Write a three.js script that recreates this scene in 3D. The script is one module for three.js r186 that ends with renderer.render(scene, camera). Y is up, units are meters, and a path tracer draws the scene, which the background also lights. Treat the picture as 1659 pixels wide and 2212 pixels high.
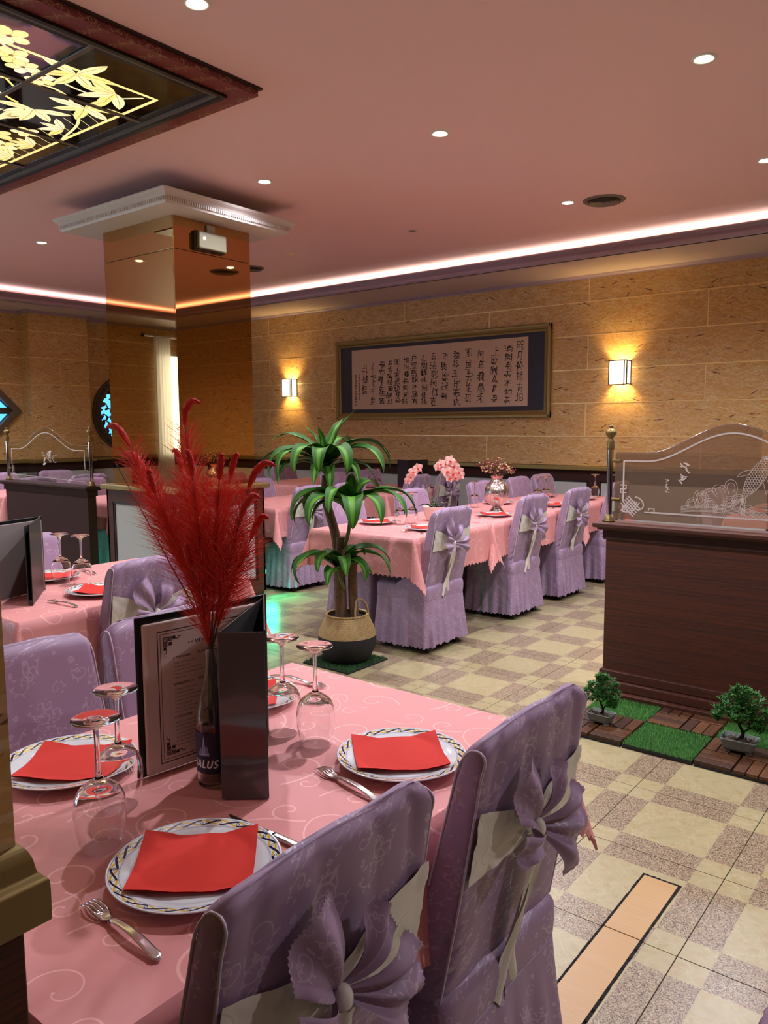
import * as THREE from 'three';
import { mergeGeometries, mergeVertices } from 'three/addons/utils/BufferGeometryUtils.js';
import { RoundedBoxGeometry } from 'three/addons/geometries/RoundedBoxGeometry.js';
import { RectAreaLightUniformsLib } from 'three/addons/lights/RectAreaLightUniformsLib.js';
import { Brush, Evaluator, SUBTRACTION } from 'three-bvh-csg';

// ---------- camera, sky, area lights, exposure ----------
const rad = THREE.MathUtils.degToRad;
const scene = new THREE.Scene();
const camera = new THREE.PerspectiveCamera(66.28, 1659 / 2212, 0.03, 60);
camera.position.set(0, 1.5, 0);
camera.rotation.set(rad(-6.332), rad(38.218), rad(-0.296), 'YXZ');
scene.add(camera);
scene.background = new THREE.Color(0.5, 0.73, 1.0);
scene.backgroundIntensity = 14;
const renderer = new THREE.WebGLRenderer({ antialias: true });
renderer.toneMapping = THREE.LinearToneMapping;
renderer.toneMappingExposure = 1.38;
renderer.shadowMap.enabled = true;
RectAreaLightUniformsLib.init();
const CEIL = 3.33, BACK = -8.5, LEFT = -11.27, RIGHT = 4.0, FRONT = 5.0;
const K = { spot: 9.2, cove: 22, box: 1.0, sconce: 2.6, green: 0.7, emerg: 0.05 };
function areaLight(color, I, w, h, pos, rx, ry = 0) {
  const l = new THREE.RectAreaLight(color, I, w, h); l.position.set(...pos); l.rotation.set(rx, ry, 0, 'YXZ'); scene.add(l); return l;
}
// cove strips: light goes up from the trough behind the fascia
areaLight(0xffeadb, K.cove, 14.4, 0.03, [-3.25, 3.25, -7.745], Math.PI / 2);
areaLight(0xffe0e6, K.cove, 0.03, 12.4, [-10.515, 3.25, -1.5], Math.PI / 2);
// backlight of the glass ceiling panel
areaLight(0xffe2a0, K.box, 2.1, 1.5, [-4.95, 3.27, -2.0], -Math.PI / 2);

// ---------- helpers ----------
let seed = 7;
const rnd = () => { seed = (seed + 0x6D2B79F5) | 0; let t = Math.imul(seed ^ (seed >>> 15), 1 | seed); t = (t + Math.imul(t ^ (t >>> 7), 61 | t)) ^ t; return ((t ^ (t >>> 14)) >>> 0) / 4294967296; };
const rr = (a, b) => a + (b - a) * rnd();
const V = (x, y, z) => new THREE.Vector3(x, y, z);
const used = {};
function numbered(n) { if (used[n] === undefined) { used[n] = 0; return n; } used[n]++; return n + '_' + String(used[n]).padStart(3, '0'); }
function shadows(o) { o.castShadow = true; o.receiveShadow = true; return o; }
function mesh(name, g, m, parent) { const o = shadows(new THREE.Mesh(g, m)); o.name = name; if (parent) parent.add(o); return o; }
function tag(o, label, category, group) { Object.assign(o.userData, { label, category }); if (group) o.userData.group = group; return o; }
function thing(name, label, category, pos = [0, 0, 0], turn = 0, group) {
  const o = new THREE.Group(); o.name = numbered(name); scene.add(o); o.position.set(...pos); o.rotation.y = turn;
  return tag(o, label, category, group);
}
function solo(name, g, m, label, category, pos = [0, 0, 0], turn = 0, group) {
  const o = mesh(numbered(name), g, m, scene); o.position.set(...pos); o.rotation.y = turn; return tag(o, label, category, group);
}
function struct(name, pos = [0, 0, 0]) { const o = new THREE.Group(); o.name = name; o.userData.kind = 'structure'; o.position.set(...pos); scene.add(o); return o; }
function dup(proto, label, pos, turn = 0, group, name) {
  const o = proto.clone(); o.userData = { ...proto.userData }; o.name = numbered(name || proto.userData.base || proto.name.replace(/_\d{3}$/, '')); scene.add(o);
  o.position.set(...pos); o.rotation.set(0, turn, 0); o.userData.label = label; if (group) o.userData.group = group; return o;
}
// geometry
const merge = (a) => mergeGeometries(a.map((g) => { g = g.index ? g.toNonIndexed() : g; for (const k of Object.keys(g.attributes)) if (!['position', 'normal', 'uv'].includes(k)) g.deleteAttribute(k); return g; }));
const moved = (g, x, y, z, rx = 0, ry = 0, rz = 0) => { if (rx) g.rotateX(rx); if (ry) g.rotateY(ry); if (rz) g.rotateZ(rz); return g.translate(x, y, z); };
function boxUV(g, off = [0, 0]) {                                     // uv in metres, by the way a face points
  if (g.index) g = g.toNonIndexed();
  const p = g.attributes.position, n = g.attributes.normal, uv = new Float32Array(p.count * 2);
  for (let i = 0; i < p.count; i += 3) {
    let nx = 0, ny = 0, nz = 0; for (let k = 0; k < 3; k++) { nx += n.getX(i + k); ny += n.getY(i + k); nz += n.getZ(i + k); }
    nx = Math.abs(nx); ny = Math.abs(ny); nz = Math.abs(nz);
    for (let k = 0; k < 3; k++) { const j = i + k, x = p.getX(j), y = p.getY(j), z = p.getZ(j); const q = ny >= nx && ny >= nz ? [x, z] : nx >= nz ? [z, y] : [x, y]; uv[2 * j] = q[0] + off[0]; uv[2 * j + 1] = q[1] + off[1]; }
  }
  g.setAttribute('uv', new THREE.BufferAttribute(uv, 2)); return g;
}
const box = (x0, x1, y0, y1, z0, z1) => boxUV(moved(new THREE.BoxGeometry(Math.abs(x1 - x0), Math.abs(y1 - y0), Math.abs(z1 - z0)), (x0 + x1) / 2, (y0 + y1) / 2, (z0 + z1) / 2));
function rbox(x0, x1, y0, y1, z0, z1, r = 0.005, s = 2) { return boxUV(moved(new RoundedBoxGeometry(Math.abs(x1 - x0), Math.abs(y1 - y0), Math.abs(z1 - z0), s, r), (x0 + x1) / 2, (y0 + y1) / 2, (z0 + z1) / 2)); }
function grid(nu, nv, f, uvf) {
  const p = [], uv = [], id = [];
  for (let j = 0; j <= nv; j++) for (let i = 0; i <= nu; i++) { const u = i / nu, v = j / nv; p.push(...f(u, v)); uv.push(...(uvf ? uvf(u, v) : [u, v])); }
  for (let j = 0; j < nv; j++) for (let i = 0; i < nu; i++) { const a = j * (nu + 1) + i, b = a + 1, c = a + nu + 1, d = c + 1; id.push(a, b, d, a, d, c); }
  const g = new THREE.BufferGeometry(); g.setAttribute('position', new THREE.Float32BufferAttribute(p, 3)); g.setAttribute('uv', new THREE.Float32BufferAttribute(uv, 2)); g.setIndex(id); g.computeVertexNormals(); return g;
}
function weldNormals(g) {                                              // smooth across the seam of a closed grid
  const p = g.attributes.position, n = g.attributes.normal, m = new Map();
  for (let i = 0; i < p.count; i++) { const k = [p.getX(i), p.getY(i), p.getZ(i)].map((x) => Math.round(x * 1e5)).join(); const a = m.get(k) || m.set(k, [0, 0, 0, []]).get(k); a[0] += n.getX(i); a[1] += n.getY(i); a[2] += n.getZ(i); a[3].push(i); }
  for (const a of m.values()) { const l = Math.hypot(a[0], a[1], a[2]) || 1; for (const i of a[3]) n.setXYZ(i, a[0] / l, a[1] / l, a[2] / l); }
  return g;
}
// a stack of closed outlines (arrays of [x, y, z]); uv in metres along and up
function loft(rings, capEnd, capStart) {
  const n = rings[0].length, p = [], uv = [], id = []; let vAcc = 0;
  rings.forEach((r, j) => {
    if (j) { const a = rings[j - 1][0], b = r[0]; vAcc += Math.hypot(a[0] - b[0], a[1] - b[1], a[2] - b[2]); }
    let u = 0; for (let i = 0; i <= n; i++) { const q = r[i % n]; if (i) { const w = r[i - 1]; u += Math.hypot(q[0] - w[0], q[1] - w[1], q[2] - w[2]); } p.push(...q); uv.push(u, vAcc); }
  });
  for (let j = 0; j < rings.length - 1; j++) for (let i = 0; i < n; i++) { const a = j * (n + 1) + i, b = a + 1, c = a + n + 1, d = c + 1; id.push(a, b, d, a, d, c); }
  const cap = (j, flip) => { const r = rings[j], c = [0, 0, 0]; r.forEach((q) => q.forEach((x, k) => (c[k] += x / n))); const at = p.length / 3; p.push(...c); uv.push(c[0], c[2]); const st = p.length / 3; r.forEach((q) => { p.push(...q); uv.push(q[0], q[2]); }); for (let i = 0; i < n; i++) { const a = st + i, b = st + (i + 1) % n; flip ? id.push(at, b, a) : id.push(at, a, b); } };
  if (capEnd) cap(rings.length - 1, false); if (capStart) cap(0, true);
  const g = new THREE.BufferGeometry(); g.setAttribute('position', new THREE.Float32BufferAttribute(p, 3)); g.setAttribute('uv', new THREE.Float32BufferAttribute(uv, 2)); g.setIndex(id); g.computeVertexNormals(); return weldNormals(g);
}
function roundRect(hw, hd, r, nc = 4, ns = 1) {                        // closed outline in x,z, counter-clockwise from above-ish
  const o = []; const cs = [[hw - r, hd - r, 0], [-(hw - r), hd - r, 90], [-(hw - r), -(hd - r), 180], [hw - r, -(hd - r), 270]];
  cs.forEach(([x, z, a]) => { for (let k = 0; k <= nc; k++) { const t = rad(a + 90 * k / nc); o.push([x + r * Math.cos(t), z + r * Math.sin(t)]); } });
  if (ns > 1) { const q = []; o.forEach((a, i) => { const b = o[(i + 1) % o.length], d = Math.hypot(b[0] - a[0], b[1] - a[1]); const m = Math.max(1, Math.round(d / ns * 1)); for (let k = 0; k < m; k++) q.push([a[0] + (b[0] - a[0]) * k / m, a[1] + (b[1] - a[1]) * k / m]); }); return q; }
  return o;
}
function resample(poly, n) {                                           // n even steps along a closed outline
  const L = [0]; poly.forEach((a, i) => { const b = poly[(i + 1) % poly.length]; L.push(L[i] + Math.hypot(b[0] - a[0], b[1] - a[1])); });
  const T = L[L.length - 1], o = []; let k = 0;
  for (let i = 0; i < n; i++) { const s = T * i / n; while (L[k + 1] < s) k++; const a = poly[k], b = poly[(k + 1) % poly.length], t = (s - L[k]) / (L[k + 1] - L[k] || 1); o.push([a[0] + (b[0] - a[0]) * t, a[1] + (b[1] - a[1]) * t]); }
  o.total = T; return o;
}
const tube = (pts, r, seg = 24, rs = 6, closed = false) => new THREE.TubeGeometry(new THREE.CatmullRomCurve3(pts.map((q) => V(...q)), closed), seg, r, rs, closed);
function taper(pts, r0, r1, seg = 24, rs = 7) {                       // tube whose radius runs from r0 to r1
  const c = new THREE.CatmullRomCurve3(pts.map((q) => V(...q))), g = new THREE.TubeGeometry(c, seg, 1, rs), p = g.attributes.position;
  for (let j = 0; j <= seg; j++) { const o = c.getPointAt(j / seg), r = r0 + (r1 - r0) * j / seg; for (let i = 0; i <= rs; i++) { const k = j * (rs + 1) + i; p.setXYZ(k, o.x + (p.getX(k) - o.x) * r, o.y + (p.getY(k) - o.y) * r, o.z + (p.getZ(k) - o.z) * r); } }
  g.computeVertexNormals(); return g;
}
const lathe = (pts, seg = 32) => new THREE.LatheGeometry(pts.map((q) => new THREE.Vector2(q[0], q[1])), seg);
// moulding: profile [[out, up], ...] (closed) run along an axis from a to b; dir = which way "out" points
function moulding(profile, axis, a, b, base, sign) {
  const s = new THREE.Shape(profile.map((q) => new THREE.Vector2(q[0], q[1])));
  const g = new THREE.ExtrudeGeometry(s, { depth: b - a, bevelEnabled: false });
  if (axis === 'x') { g.rotateY(-Math.PI / 2); g.scale(-1, 1, sign); g.translate(a, 0, base); if (sign > 0) flip(g); } else { g.scale(sign, 1, 1); g.translate(base, 0, a); if (sign < 0) flip(g); }
  g.computeVertexNormals(); return boxUV(g);
}
function flip(g) { const p = g.attributes.position.array; for (let i = 0; i < p.length; i += 9) for (let k = 0; k < 3; k++) { const t = p[i + k]; p[i + k] = p[i + 6 + k]; p[i + 6 + k] = t; } }
// textures
function canvas(w, h, draw) { const c = document.createElement('canvas'); c.width = w; c.height = h; const x = c.getContext('2d'); draw(x, w, h); return c; }
function tex(c, srgb = true, rep) { const t = new THREE.CanvasTexture(c); if (srgb) t.colorSpace = THREE.SRGBColorSpace; t.wrapS = t.wrapT = THREE.RepeatWrapping; if (rep) t.repeat.set(...rep); t.anisotropy = 8; return t; }
function wrap9(x, w, h, f) { for (let a = -1; a <= 1; a++) for (let b = -1; b <= 1; b++) { x.save(); x.translate(a * w, b * h); f(); x.restore(); } }
const std = (o) => new THREE.MeshStandardMaterial({ roughness: 0.6, ...o });
const phys = (o) => new THREE.MeshPhysicalMaterial({ roughness: 0.5, ...o });
const hsl = (h, s, l, a = 1) => `hsla(${h},${s}%,${l}%,${a})`;
// ---------- materials ----------
const osbC = canvas(2048, 1024, (x, w, h) => {                        // oriented strand board, 2.4 x 1.2 m
  x.fillStyle = '#bd965c'; x.fillRect(0, 0, w, h);
  for (let i = 0; i < 11000; i++) {
    const px = rnd() * w, py = rnd() * h, L = rr(18, 105), T = rr(4, 13), a = rr(-0.5, 0.5) * (rnd() < 0.25 ? 2.4 : 1), k = rnd();
    x.fillStyle = k < 0.012 ? hsl(26, 45, rr(24, 34), 0.7) : hsl(rr(32, 41), rr(36, 50), rr(48, 68), 0.42);
    for (const ox of [0, px < 90 ? w : px > w - 90 ? -w : 0]) for (const oy of [0, py < 90 ? h : py > h - 90 ? -h : 0]) {
      x.save(); x.translate(px + ox, py + oy); x.rotate(a); x.beginPath(); x.moveTo(-L / 2, -T * 0.2); x.lineTo(-L * 0.4, -T / 2); x.lineTo(L * 0.45, -T * 0.4); x.lineTo(L / 2, T * 0.3); x.lineTo(-L * 0.3, T / 2); x.fill(); x.restore(); if (!ox && !oy) continue;
    }
  }
});
const osbT = tex(osbC, true, [1 / 2.4, 1 / 1.2]);
function woodCanvas(w, h, base, dark, n, spread) {
  return canvas(w, h, (x) => {
    x.fillStyle = base; x.fillRect(0, 0, w, h);
    for (let i = 0; i < n; i++) {
      const y = rnd() * h, ph = rnd() * 6, am = rr(1, spread), x0 = rnd() * w, L = rr(w * 0.15, w * 0.8);
      x.strokeStyle = dark(rnd()); x.lineWidth = rr(0.6, 3);
      for (const o of [0, -w]) { x.beginPath(); for (let t = 0; t <= 20; t++) { const X = x0 + o + L * t / 20, Y = y + am * Math.sin(ph + t * 0.35) + Math.sin(ph * 3 + t) * 0.8; t ? x.lineTo(X, Y) : x.moveTo(X, Y); } x.stroke(); }
    }
  });
}
const cherryT = tex(woodCanvas(1024, 512, '#522409', (r) => hsl(rr(12, 20), 65, rr(6, 18), 0.22 + 0.25 * r), 900, 7), true, [1 / 1.4, 1 / 0.7]);
const brownT = tex(woodCanvas(512, 256, '#3f2216', (r) => hsl(14, 45, rr(8, 20), 0.25), 300, 3), true, [1 / 0.7, 1 / 0.35]);
const deckT = tex(woodCanvas(512, 256, '#74522f', (r) => hsl(rr(24, 32), 38, rr(12, 34), 0.35), 420, 3), true, [1 / 0.3, 1 / 0.15]);
// scrolls for the damask cloths
function spiral(x, cx, cy, R, a0, dir, lw, turns = 1.45) {
  let px, py; x.lineCap = 'round';
  for (let i = 0; i <= 40; i++) { const t = i / 40, r = R * (1 - 0.86 * t), a = a0 + dir * t * turns * Math.PI * 1.15, X = cx + r * Math.cos(a), Y = cy + r * Math.sin(a); if (i) { x.lineWidth = lw * (1 - 0.35 * t); x.beginPath(); x.moveTo(px, py); x.lineTo(X, Y); x.stroke(); } px = X; py = Y; }
  x.beginPath(); x.arc(px, py, lw * 0.85, 0, 7); x.fill();
  const sx = cx + R * Math.cos(a0), sy = cy + R * Math.sin(a0), ta = a0 - dir * Math.PI / 2; x.lineWidth = lw; x.beginPath(); x.moveTo(sx, sy);
  x.quadraticCurveTo(sx + Math.cos(ta) * R * 0.9, sy + Math.sin(ta) * R * 0.9, sx + Math.cos(ta - dir * 0.5) * R * 1.9, sy + Math.sin(ta - dir * 0.5) * R * 1.9); x.stroke();
}
function scrollCanvas(size, bg, fg, items, leaf) {
  return canvas(size, size, (x) => {
    x.fillStyle = bg; x.fillRect(0, 0, size, size); x.strokeStyle = x.fillStyle = fg;
    wrap9(x, size, size, () => { x.strokeStyle = x.fillStyle = fg; for (const [cx, cy, R, a, d, lw] of items) { spiral(x, cx * size, cy * size, R * size, a, d, lw); if (leaf) leaf(x, cx * size, cy * size, R * size, a, d); } });
  });
}
const swirlItems = [[.30, .10, .05, 1.0, -1, 6], [.70, .30, .055, 4.0, 1, 7], [.48, .28, .06, 5.6, 1, 7], [.05, .40, .06, 2.0, 1, 7], [.88, .52, .07, 5.0, 1, 8], [.28, .62, .055, 1.5, 1, 6], [.60, .60, .05, .5, -1, 6], [.94, .78, .05, 2.6, 1, 6], [.40, .90, .06, 4.6, -1, 7], [.76, .88, .05, 1.2, 1, 6], [.16, .18, .10, .4, 1, 10], [.52, .12, .075, 2.2, -1, 8], [.84, .22, .11, 3.6, 1, 10], [.34, .40, .085, 5.2, -1, 9], [.66, .44, .12, 1.2, 1, 10], [.12, .60, .11, 4.1, -1, 7], [.42, .70, .10, 2.8, 1, 7], [.80, .72, .085, .2, -1, 6], [.22, .88, .075, 5.5, 1, 6], [.60, .92, .09, 3.3, -1, 6], [.95, .95, .08, 1.8, 1, 6]];
const pinkT = tex(scrollCanvas(1024, '#d9918d', '#eeb2ac', swirlItems), true, [1 / 0.54, 1 / 0.54]);
const pinkR = tex(scrollCanvas(1024, '#9a9a9a', '#747474', swirlItems), false, [1 / 0.54, 1 / 0.54]);
const dmItems = []; for (let i = 0; i < 62; i++) dmItems.push([rnd(), rnd(), rr(.028, .062), rnd() * 6.28, rnd() < .5 ? 1 : -1, rr(4, 7)]);
const petals = []; for (let i = 0; i < 46; i++) petals.push([rnd(), rnd(), rr(7, 13), rnd() * 6]);
function dmLeaf(x, cx, cy, R, a, d) { for (let k = 0; k < 4; k++) { const t = a - d * k * 0.75, r = R * 1.12; x.save(); x.translate(cx + r * Math.cos(t), cy + r * Math.sin(t)); x.rotate(t + 0.8 * d); x.beginPath(); x.ellipse(R * 0.2, 0, R * 0.3, R * 0.11, 0, 0, 7); x.fill(); x.restore(); } }
const damask = (bg, fg) => { const c = scrollCanvas(1024, bg, fg, dmItems, dmLeaf), x = c.getContext('2d'); x.fillStyle = fg; wrap9(x, 1024, 1024, () => { x.fillStyle = fg; for (const [px, py, r, a] of petals) for (let k = 0; k < 5; k++) { x.beginPath(); x.arc(px * 1024 + r * Math.cos(a + k * 1.257), py * 1024 + r * Math.sin(a + k * 1.257), r * 0.62, 0, 7); x.fill(); } }); return c; };
const lilacC = damask('#9c829c', '#b39db2'), lilacR = damask('#8c8c8c', '#5e5e5e');
const lilacT = tex(lilacC, true, [1 / 0.42, 1 / 0.42]), lilacRT = tex(lilacR, false, [1 / 0.42, 1 / 0.42]);
const creamItems = swirlItems.filter((_, i) => i % 2 === 0);
const creamT = tex(scrollCanvas(512, '#dcd8ca', '#cac5b4', creamItems.map((a) => [...a.slice(0, 5), 4])), true, [1 / 0.3, 1 / 0.3]);
// floor tile: marble square, granite bands, marble corners
const tileC = canvas(1024, 1024, (x, w) => {
  x.fillStyle = '#cdbd9d'; x.fillRect(0, 0, w, w);
  for (let i = 0; i < 420; i++) { x.fillStyle = hsl(rr(30, 42), rr(26, 42), rr(58, 76), 0.2); x.beginPath(); x.ellipse(rnd() * w, rnd() * w, rr(12, 70), rr(8, 38), rnd() * 3, 0, 7); x.fill(); }
  for (let i = 0; i < 120; i++) { x.strokeStyle = hsl(42, 42, rr(80, 88), 0.3); x.lineWidth = rr(2, 8); let a = rnd() * w, b = rnd() * w; x.beginPath(); x.moveTo(a, b); for (let k = 0; k < 5; k++) { a += rr(-70, 70); b += rr(-70, 70); x.lineTo(a, b); } x.stroke(); }
  for (let i = 0; i < 26; i++) { x.strokeStyle = hsl(30, 34, 56, 0.3); x.lineWidth = rr(1, 3); let a = rnd() * w, b = rnd() * w; x.beginPath(); x.moveTo(a, b); for (let k = 0; k < 4; k++) { a += rr(-60, 60); b += rr(-60, 60); x.lineTo(a, b); } x.stroke(); }
  const e = 0.19 * w, bands = [[e, 0, w - 2 * e, e], [e, w - e, w - 2 * e, e], [0, e, e, w - 2 * e], [w - e, e, e, w - 2 * e]];
  for (const [a, b, c, d] of bands) {
    x.save(); x.beginPath(); x.rect(a, b, c, d); x.clip(); x.fillStyle = '#b5a08c'; x.fillRect(a, b, c, d);
    for (let i = 0; i < 5200; i++) { const k = rnd(); x.fillStyle = k < 0.3 ? hsl(20, 20, rr(22, 40), 0.85) : k < 0.66 ? hsl(32, 34, rr(72, 86), 0.85) : hsl(18, 24, rr(52, 66), 0.8); x.beginPath(); x.ellipse(a + rnd() * c, b + rnd() * d, rr(2, 6), rr(1.5, 3.6), rnd() * 3, 0, 7); x.fill(); }
    x.restore();
  }
});
const tileM = std({ map: tex(tileC), color: 0xc9ccb9, roughness: 0.3 });
const insetM = std({ map: tex(woodCanvas(256, 256, '#d3b083', () => hsl(rr(28, 36), 40, rr(64, 78), 0.18), 260, 4), true, [1 / 0.5, 1 / 0.5]), color: 0xd8cfb8, roughness: 0.32 });
const lumps = (size, n, r0, r1) => canvas(size, size, (x) => { x.fillStyle = '#777'; x.fillRect(0, 0, size, size); for (let i = 0; i < n; i++) { const v = 90 + rnd() * 80 | 0, px = rnd() * size, py = rnd() * size, r = rr(r0, r1); wrap9(x, size, size, () => { x.fillStyle = `rgba(${v},${v},${v},.35)`; x.beginPath(); x.arc(px, py, r, 0, 7); x.fill(); }); } });
const weaveB = tex(canvas(64, 64, (x) => { x.fillStyle = '#666'; x.fillRect(0, 0, 64, 64); x.fillStyle = '#999'; for (let i = 0; i < 64; i += 4) for (let j = 0; j < 64; j += 4) if ((i + j) % 8) x.fillRect(i, j, 3, 3); }), false, [1 / 0.02, 1 / 0.02]);
const DS = THREE.DoubleSide;
const M = {
  ceiling: phys({ color: 0xe6bfbf, roughness: 0.6, bumpMap: tex(lumps(256, 160, 8, 40), false, [1 / 1.6, 1 / 1.6]), bumpScale: 0.0006 }),
  soffit: std({ color: 0xb9aaa8, roughness: 0.6 }), crown: std({ color: 0x9a8896, roughness: 0.5 }), whitePaint: std({ color: 0xc8c0bb, roughness: 0.5 }),
  osb: std({ map: osbT, roughness: 0.62, bumpMap: osbT, bumpScale: 0.0012 }),
  brass: std({ color: 0x7f6c40, metalness: 0.7, roughness: 0.42 }), brassLine: std({ color: 0xe6c98a, metalness: 0.45, roughness: 0.34 }), ledge: std({ color: 0x8d7a48, metalness: 0.55, roughness: 0.42 }),
  cherry: std({ map: cherryT, roughness: 0.66 }), brown: std({ map: brownT, color: 0xcf9a86, roughness: 0.82 }), darkwood: std({ color: 0x2a1610, roughness: 0.5 }), black: std({ color: 0x0c0b0c, roughness: 0.45 }),
  panelWhite: std({ color: 0xb4b8b4, roughness: 0.7, bumpMap: tex(lumps(128, 200, 2, 6), false, [1 / 0.1, 1 / 0.1]), bumpScale: 0.0006 }),
  mirror: std({ color: 0xbc8f5c, metalness: 1, roughness: 0.02 }), chrome: std({ color: 0xd8d8dc, metalness: 1, roughness: 0.08 }), steel: std({ color: 0xc9c6c2, metalness: 1, roughness: 0.2 }),
  pink: phys({ map: pinkT, roughness: 1, roughnessMap: pinkR, side: DS, bumpMap: weaveB, bumpScale: 0.0001, sheen: 0.3, sheenRoughness: 0.4, sheenColor: new THREE.Color(0xffc8c8) }),
  lilac: phys({ map: lilacT, roughness: 1, roughnessMap: lilacRT, side: DS, sheen: 0.35, sheenRoughness: 0.35, sheenColor: new THREE.Color(0xe8d0ff) }),
  cream: phys({ map: creamT, roughness: 0.42, side: DS, sheen: 0.3, sheenRoughness: 0.3, sheenColor: new THREE.Color(0xffffee) }), piping: std({ color: 0xc6b8c4, roughness: 0.8 }),
  china: phys({ color: 0xe2e7ea, roughness: 0.12, clearcoat: 0.6, clearcoatRoughness: 0.05 }), napkin: std({ color: 0xcc2a1c, roughness: 0.85, side: DS }),
  glass: phys({ color: 0xffffff, roughness: 0, transmission: 1, thickness: 0.01, ior: 1.5 }), pane: phys({ color: 0xf4f4f0, roughness: 0, transmission: 1, thickness: 0, ior: 1.5 }),
  smokePane: phys({ color: 0xc4a88e, metalness: 0.55, roughness: 0, transmission: 1, thickness: 0, ior: 2.0 }), clearPane: phys({ color: 0xdcdcd8, roughness: 0, transmission: 1, thickness: 0, ior: 1.9 }),
  bluePane: phys({ color: new THREE.Color(0.02, 0.066, 0.1), roughness: 0, transmission: 1, thickness: 0, ior: 1.5 }),
  etch: std({ color: 0xd8cfc6, roughness: 0.8 }), paper: std({ color: 0xd8c9c2, roughness: 0.8 }), leather: std({ color: 0x0b0a0b, roughness: 0.38 }), plastic: phys({ color: 0x4a4847, roughness: 0.28, clearcoat: 0.4, clearcoatRoughness: 0.15 }),
  greyPage: std({ color: 0x857c77, roughness: 0.6 }), sleeve: phys({ color: 0x4a4848, roughness: 0.14, clearcoat: 0.5, clearcoatRoughness: 0.05 }), deck: std({ map: deckT, roughness: 0.6 }), grout: std({ color: 0x3a2f28, roughness: 0.9 }), tray: std({ color: 0x141210, roughness: 0.7 }),
};
// ---------- the setting ----------
const TS = 0.4784, TX = -0.6322, TZ = -2.1338;
{
  const floor = struct('floor');
  mesh('subfloor', box(LEFT - .2, RIGHT + .2, -0.2, -0.006, BACK - .2, FRONT + .2), M.grout, floor);
  const vars = [0, 1, 2, 3].map((k) => { const g = new THREE.BoxGeometry(TS - 0.0032, 0.012, TS - 0.0032); g.translate(0, -0.006, 0); const uv = g.attributes.uv; for (let i = 0; i < uv.count; i++) { let a = uv.getX(i) - .5, b = uv.getY(i) - .5; for (let r = 0; r < k; r++) [a, b] = [-b, a]; uv.setXY(i, a + .5, b + .5); } return g; });
  const all = [];
  for (let i = Math.floor((LEFT - TX) / TS); i * TS + TX < RIGHT; i++) for (let j = -14; TZ - j * TS > BACK - TS && j < 30; j++) { const x = TX + (i + .5) * TS, z = TZ - (j + .5) * TS; if (z < FRONT && z > BACK - .1) all.push([x, z]); }
  const near = (q) => { const dx = q[0] + 1.2, dz = q[1] + 3.2, out = q[1] > -0.6 || q[0] > 0.4 ? 40 : 0; return dx * dx + dz * dz + out; };
  all.sort((a, b) => near(a) - near(b));
  all.slice(0, 240).forEach(([x, z]) => { const t = mesh('tile', vars[rnd() * 4 | 0], tileM, floor); t.position.set(x, (rnd() - .5) * 0.0006, z); });
  const rest = all.slice(240), inst = new THREE.InstancedMesh(vars[0], tileM, rest.length), m4 = new THREE.Matrix4();
  rest.forEach(([x, z], i) => inst.setMatrixAt(i, m4.makeTranslation(x, 0, z))); inst.name = 'distant_tiles'; inst.userData.kind = 'stuff'; shadows(inst); floor.add(inst);
  // repaired channel: plain beige strips edged in black filler
  const x0 = -0.853, x1 = -0.735;
  for (const [a, b] of [[-2.475, -2.138], [-2.134, -1.660], [-1.656, -1.18]]) mesh('strip_tile', rbox(x0 + .004, x1 - .004, -0.01, 0.0026, a, b, .001, 1), insetM, floor);
  const edge = [];
  const rag = (xa, za, xb, zb, w) => { const n = 26; for (let i = 0; i < n; i++) { const t = (i + .5) / n, L = Math.hypot(xb - xa, zb - za) / n * .62, ww = w * rr(.7, 1.5); const g = new THREE.BoxGeometry(xa === xb ? ww : L * 2, .0018, xa === xb ? L * 2 : ww); edge.push(g.translate(xa + (xb - xa) * t, .0012, za + (zb - za) * t)); } };
  rag(x0, -2.478, x0, -1.2, .006); rag(x1, -2.478, x1, -1.2, .0068); rag(x0, -2.479, x1, -2.479, .0095);
  mesh('joint_filler', merge(edge), std({ color: 0x0b0909, roughness: 0.95 }), floor);
}
{
  const c = struct('ceiling');
  mesh('slab', box(LEFT - .2, RIGHT + .2, CEIL, CEIL + .15, BACK - .2, FRONT + .2), M.ceiling, c);
  // dropped soffit round the wall with its trough
  mesh('soffit', box(LEFT, RIGHT, 3.15, 3.2, BACK, -7.63), M.soffit, c); mesh('soffit', box(LEFT, -10.4, 3.15, 3.2, -7.63, FRONT), M.soffit, c);
  const fasc = [[0, 3.15], [.03, 3.15], [.05, 3.168], [.05, 3.19], [.035, 3.2], [.028, 3.222], [.04, 3.24], [.062, 3.248], [.062, 3.262], [0, 3.262]];
  mesh('fascia', moulding(fasc, 'x', -10.46, RIGHT, -7.66, 1), M.crown, c); mesh('fascia', moulding(fasc, 'z', -7.6, FRONT, -10.43, 1), M.crown, c);
  for (const [p, w, d] of [[[-3.25, 3.234, -7.745], 14.4, .02], [[-10.515, 3.234, -1.5], .02, 12.4]]) { const s = mesh('led_strip', moved(new THREE.BoxGeometry(w, .012, d), ...p), std({ color: 0xfff0e0, emissive: 0xffe6cc, emissiveIntensity: 11 }), c); }
}
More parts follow.
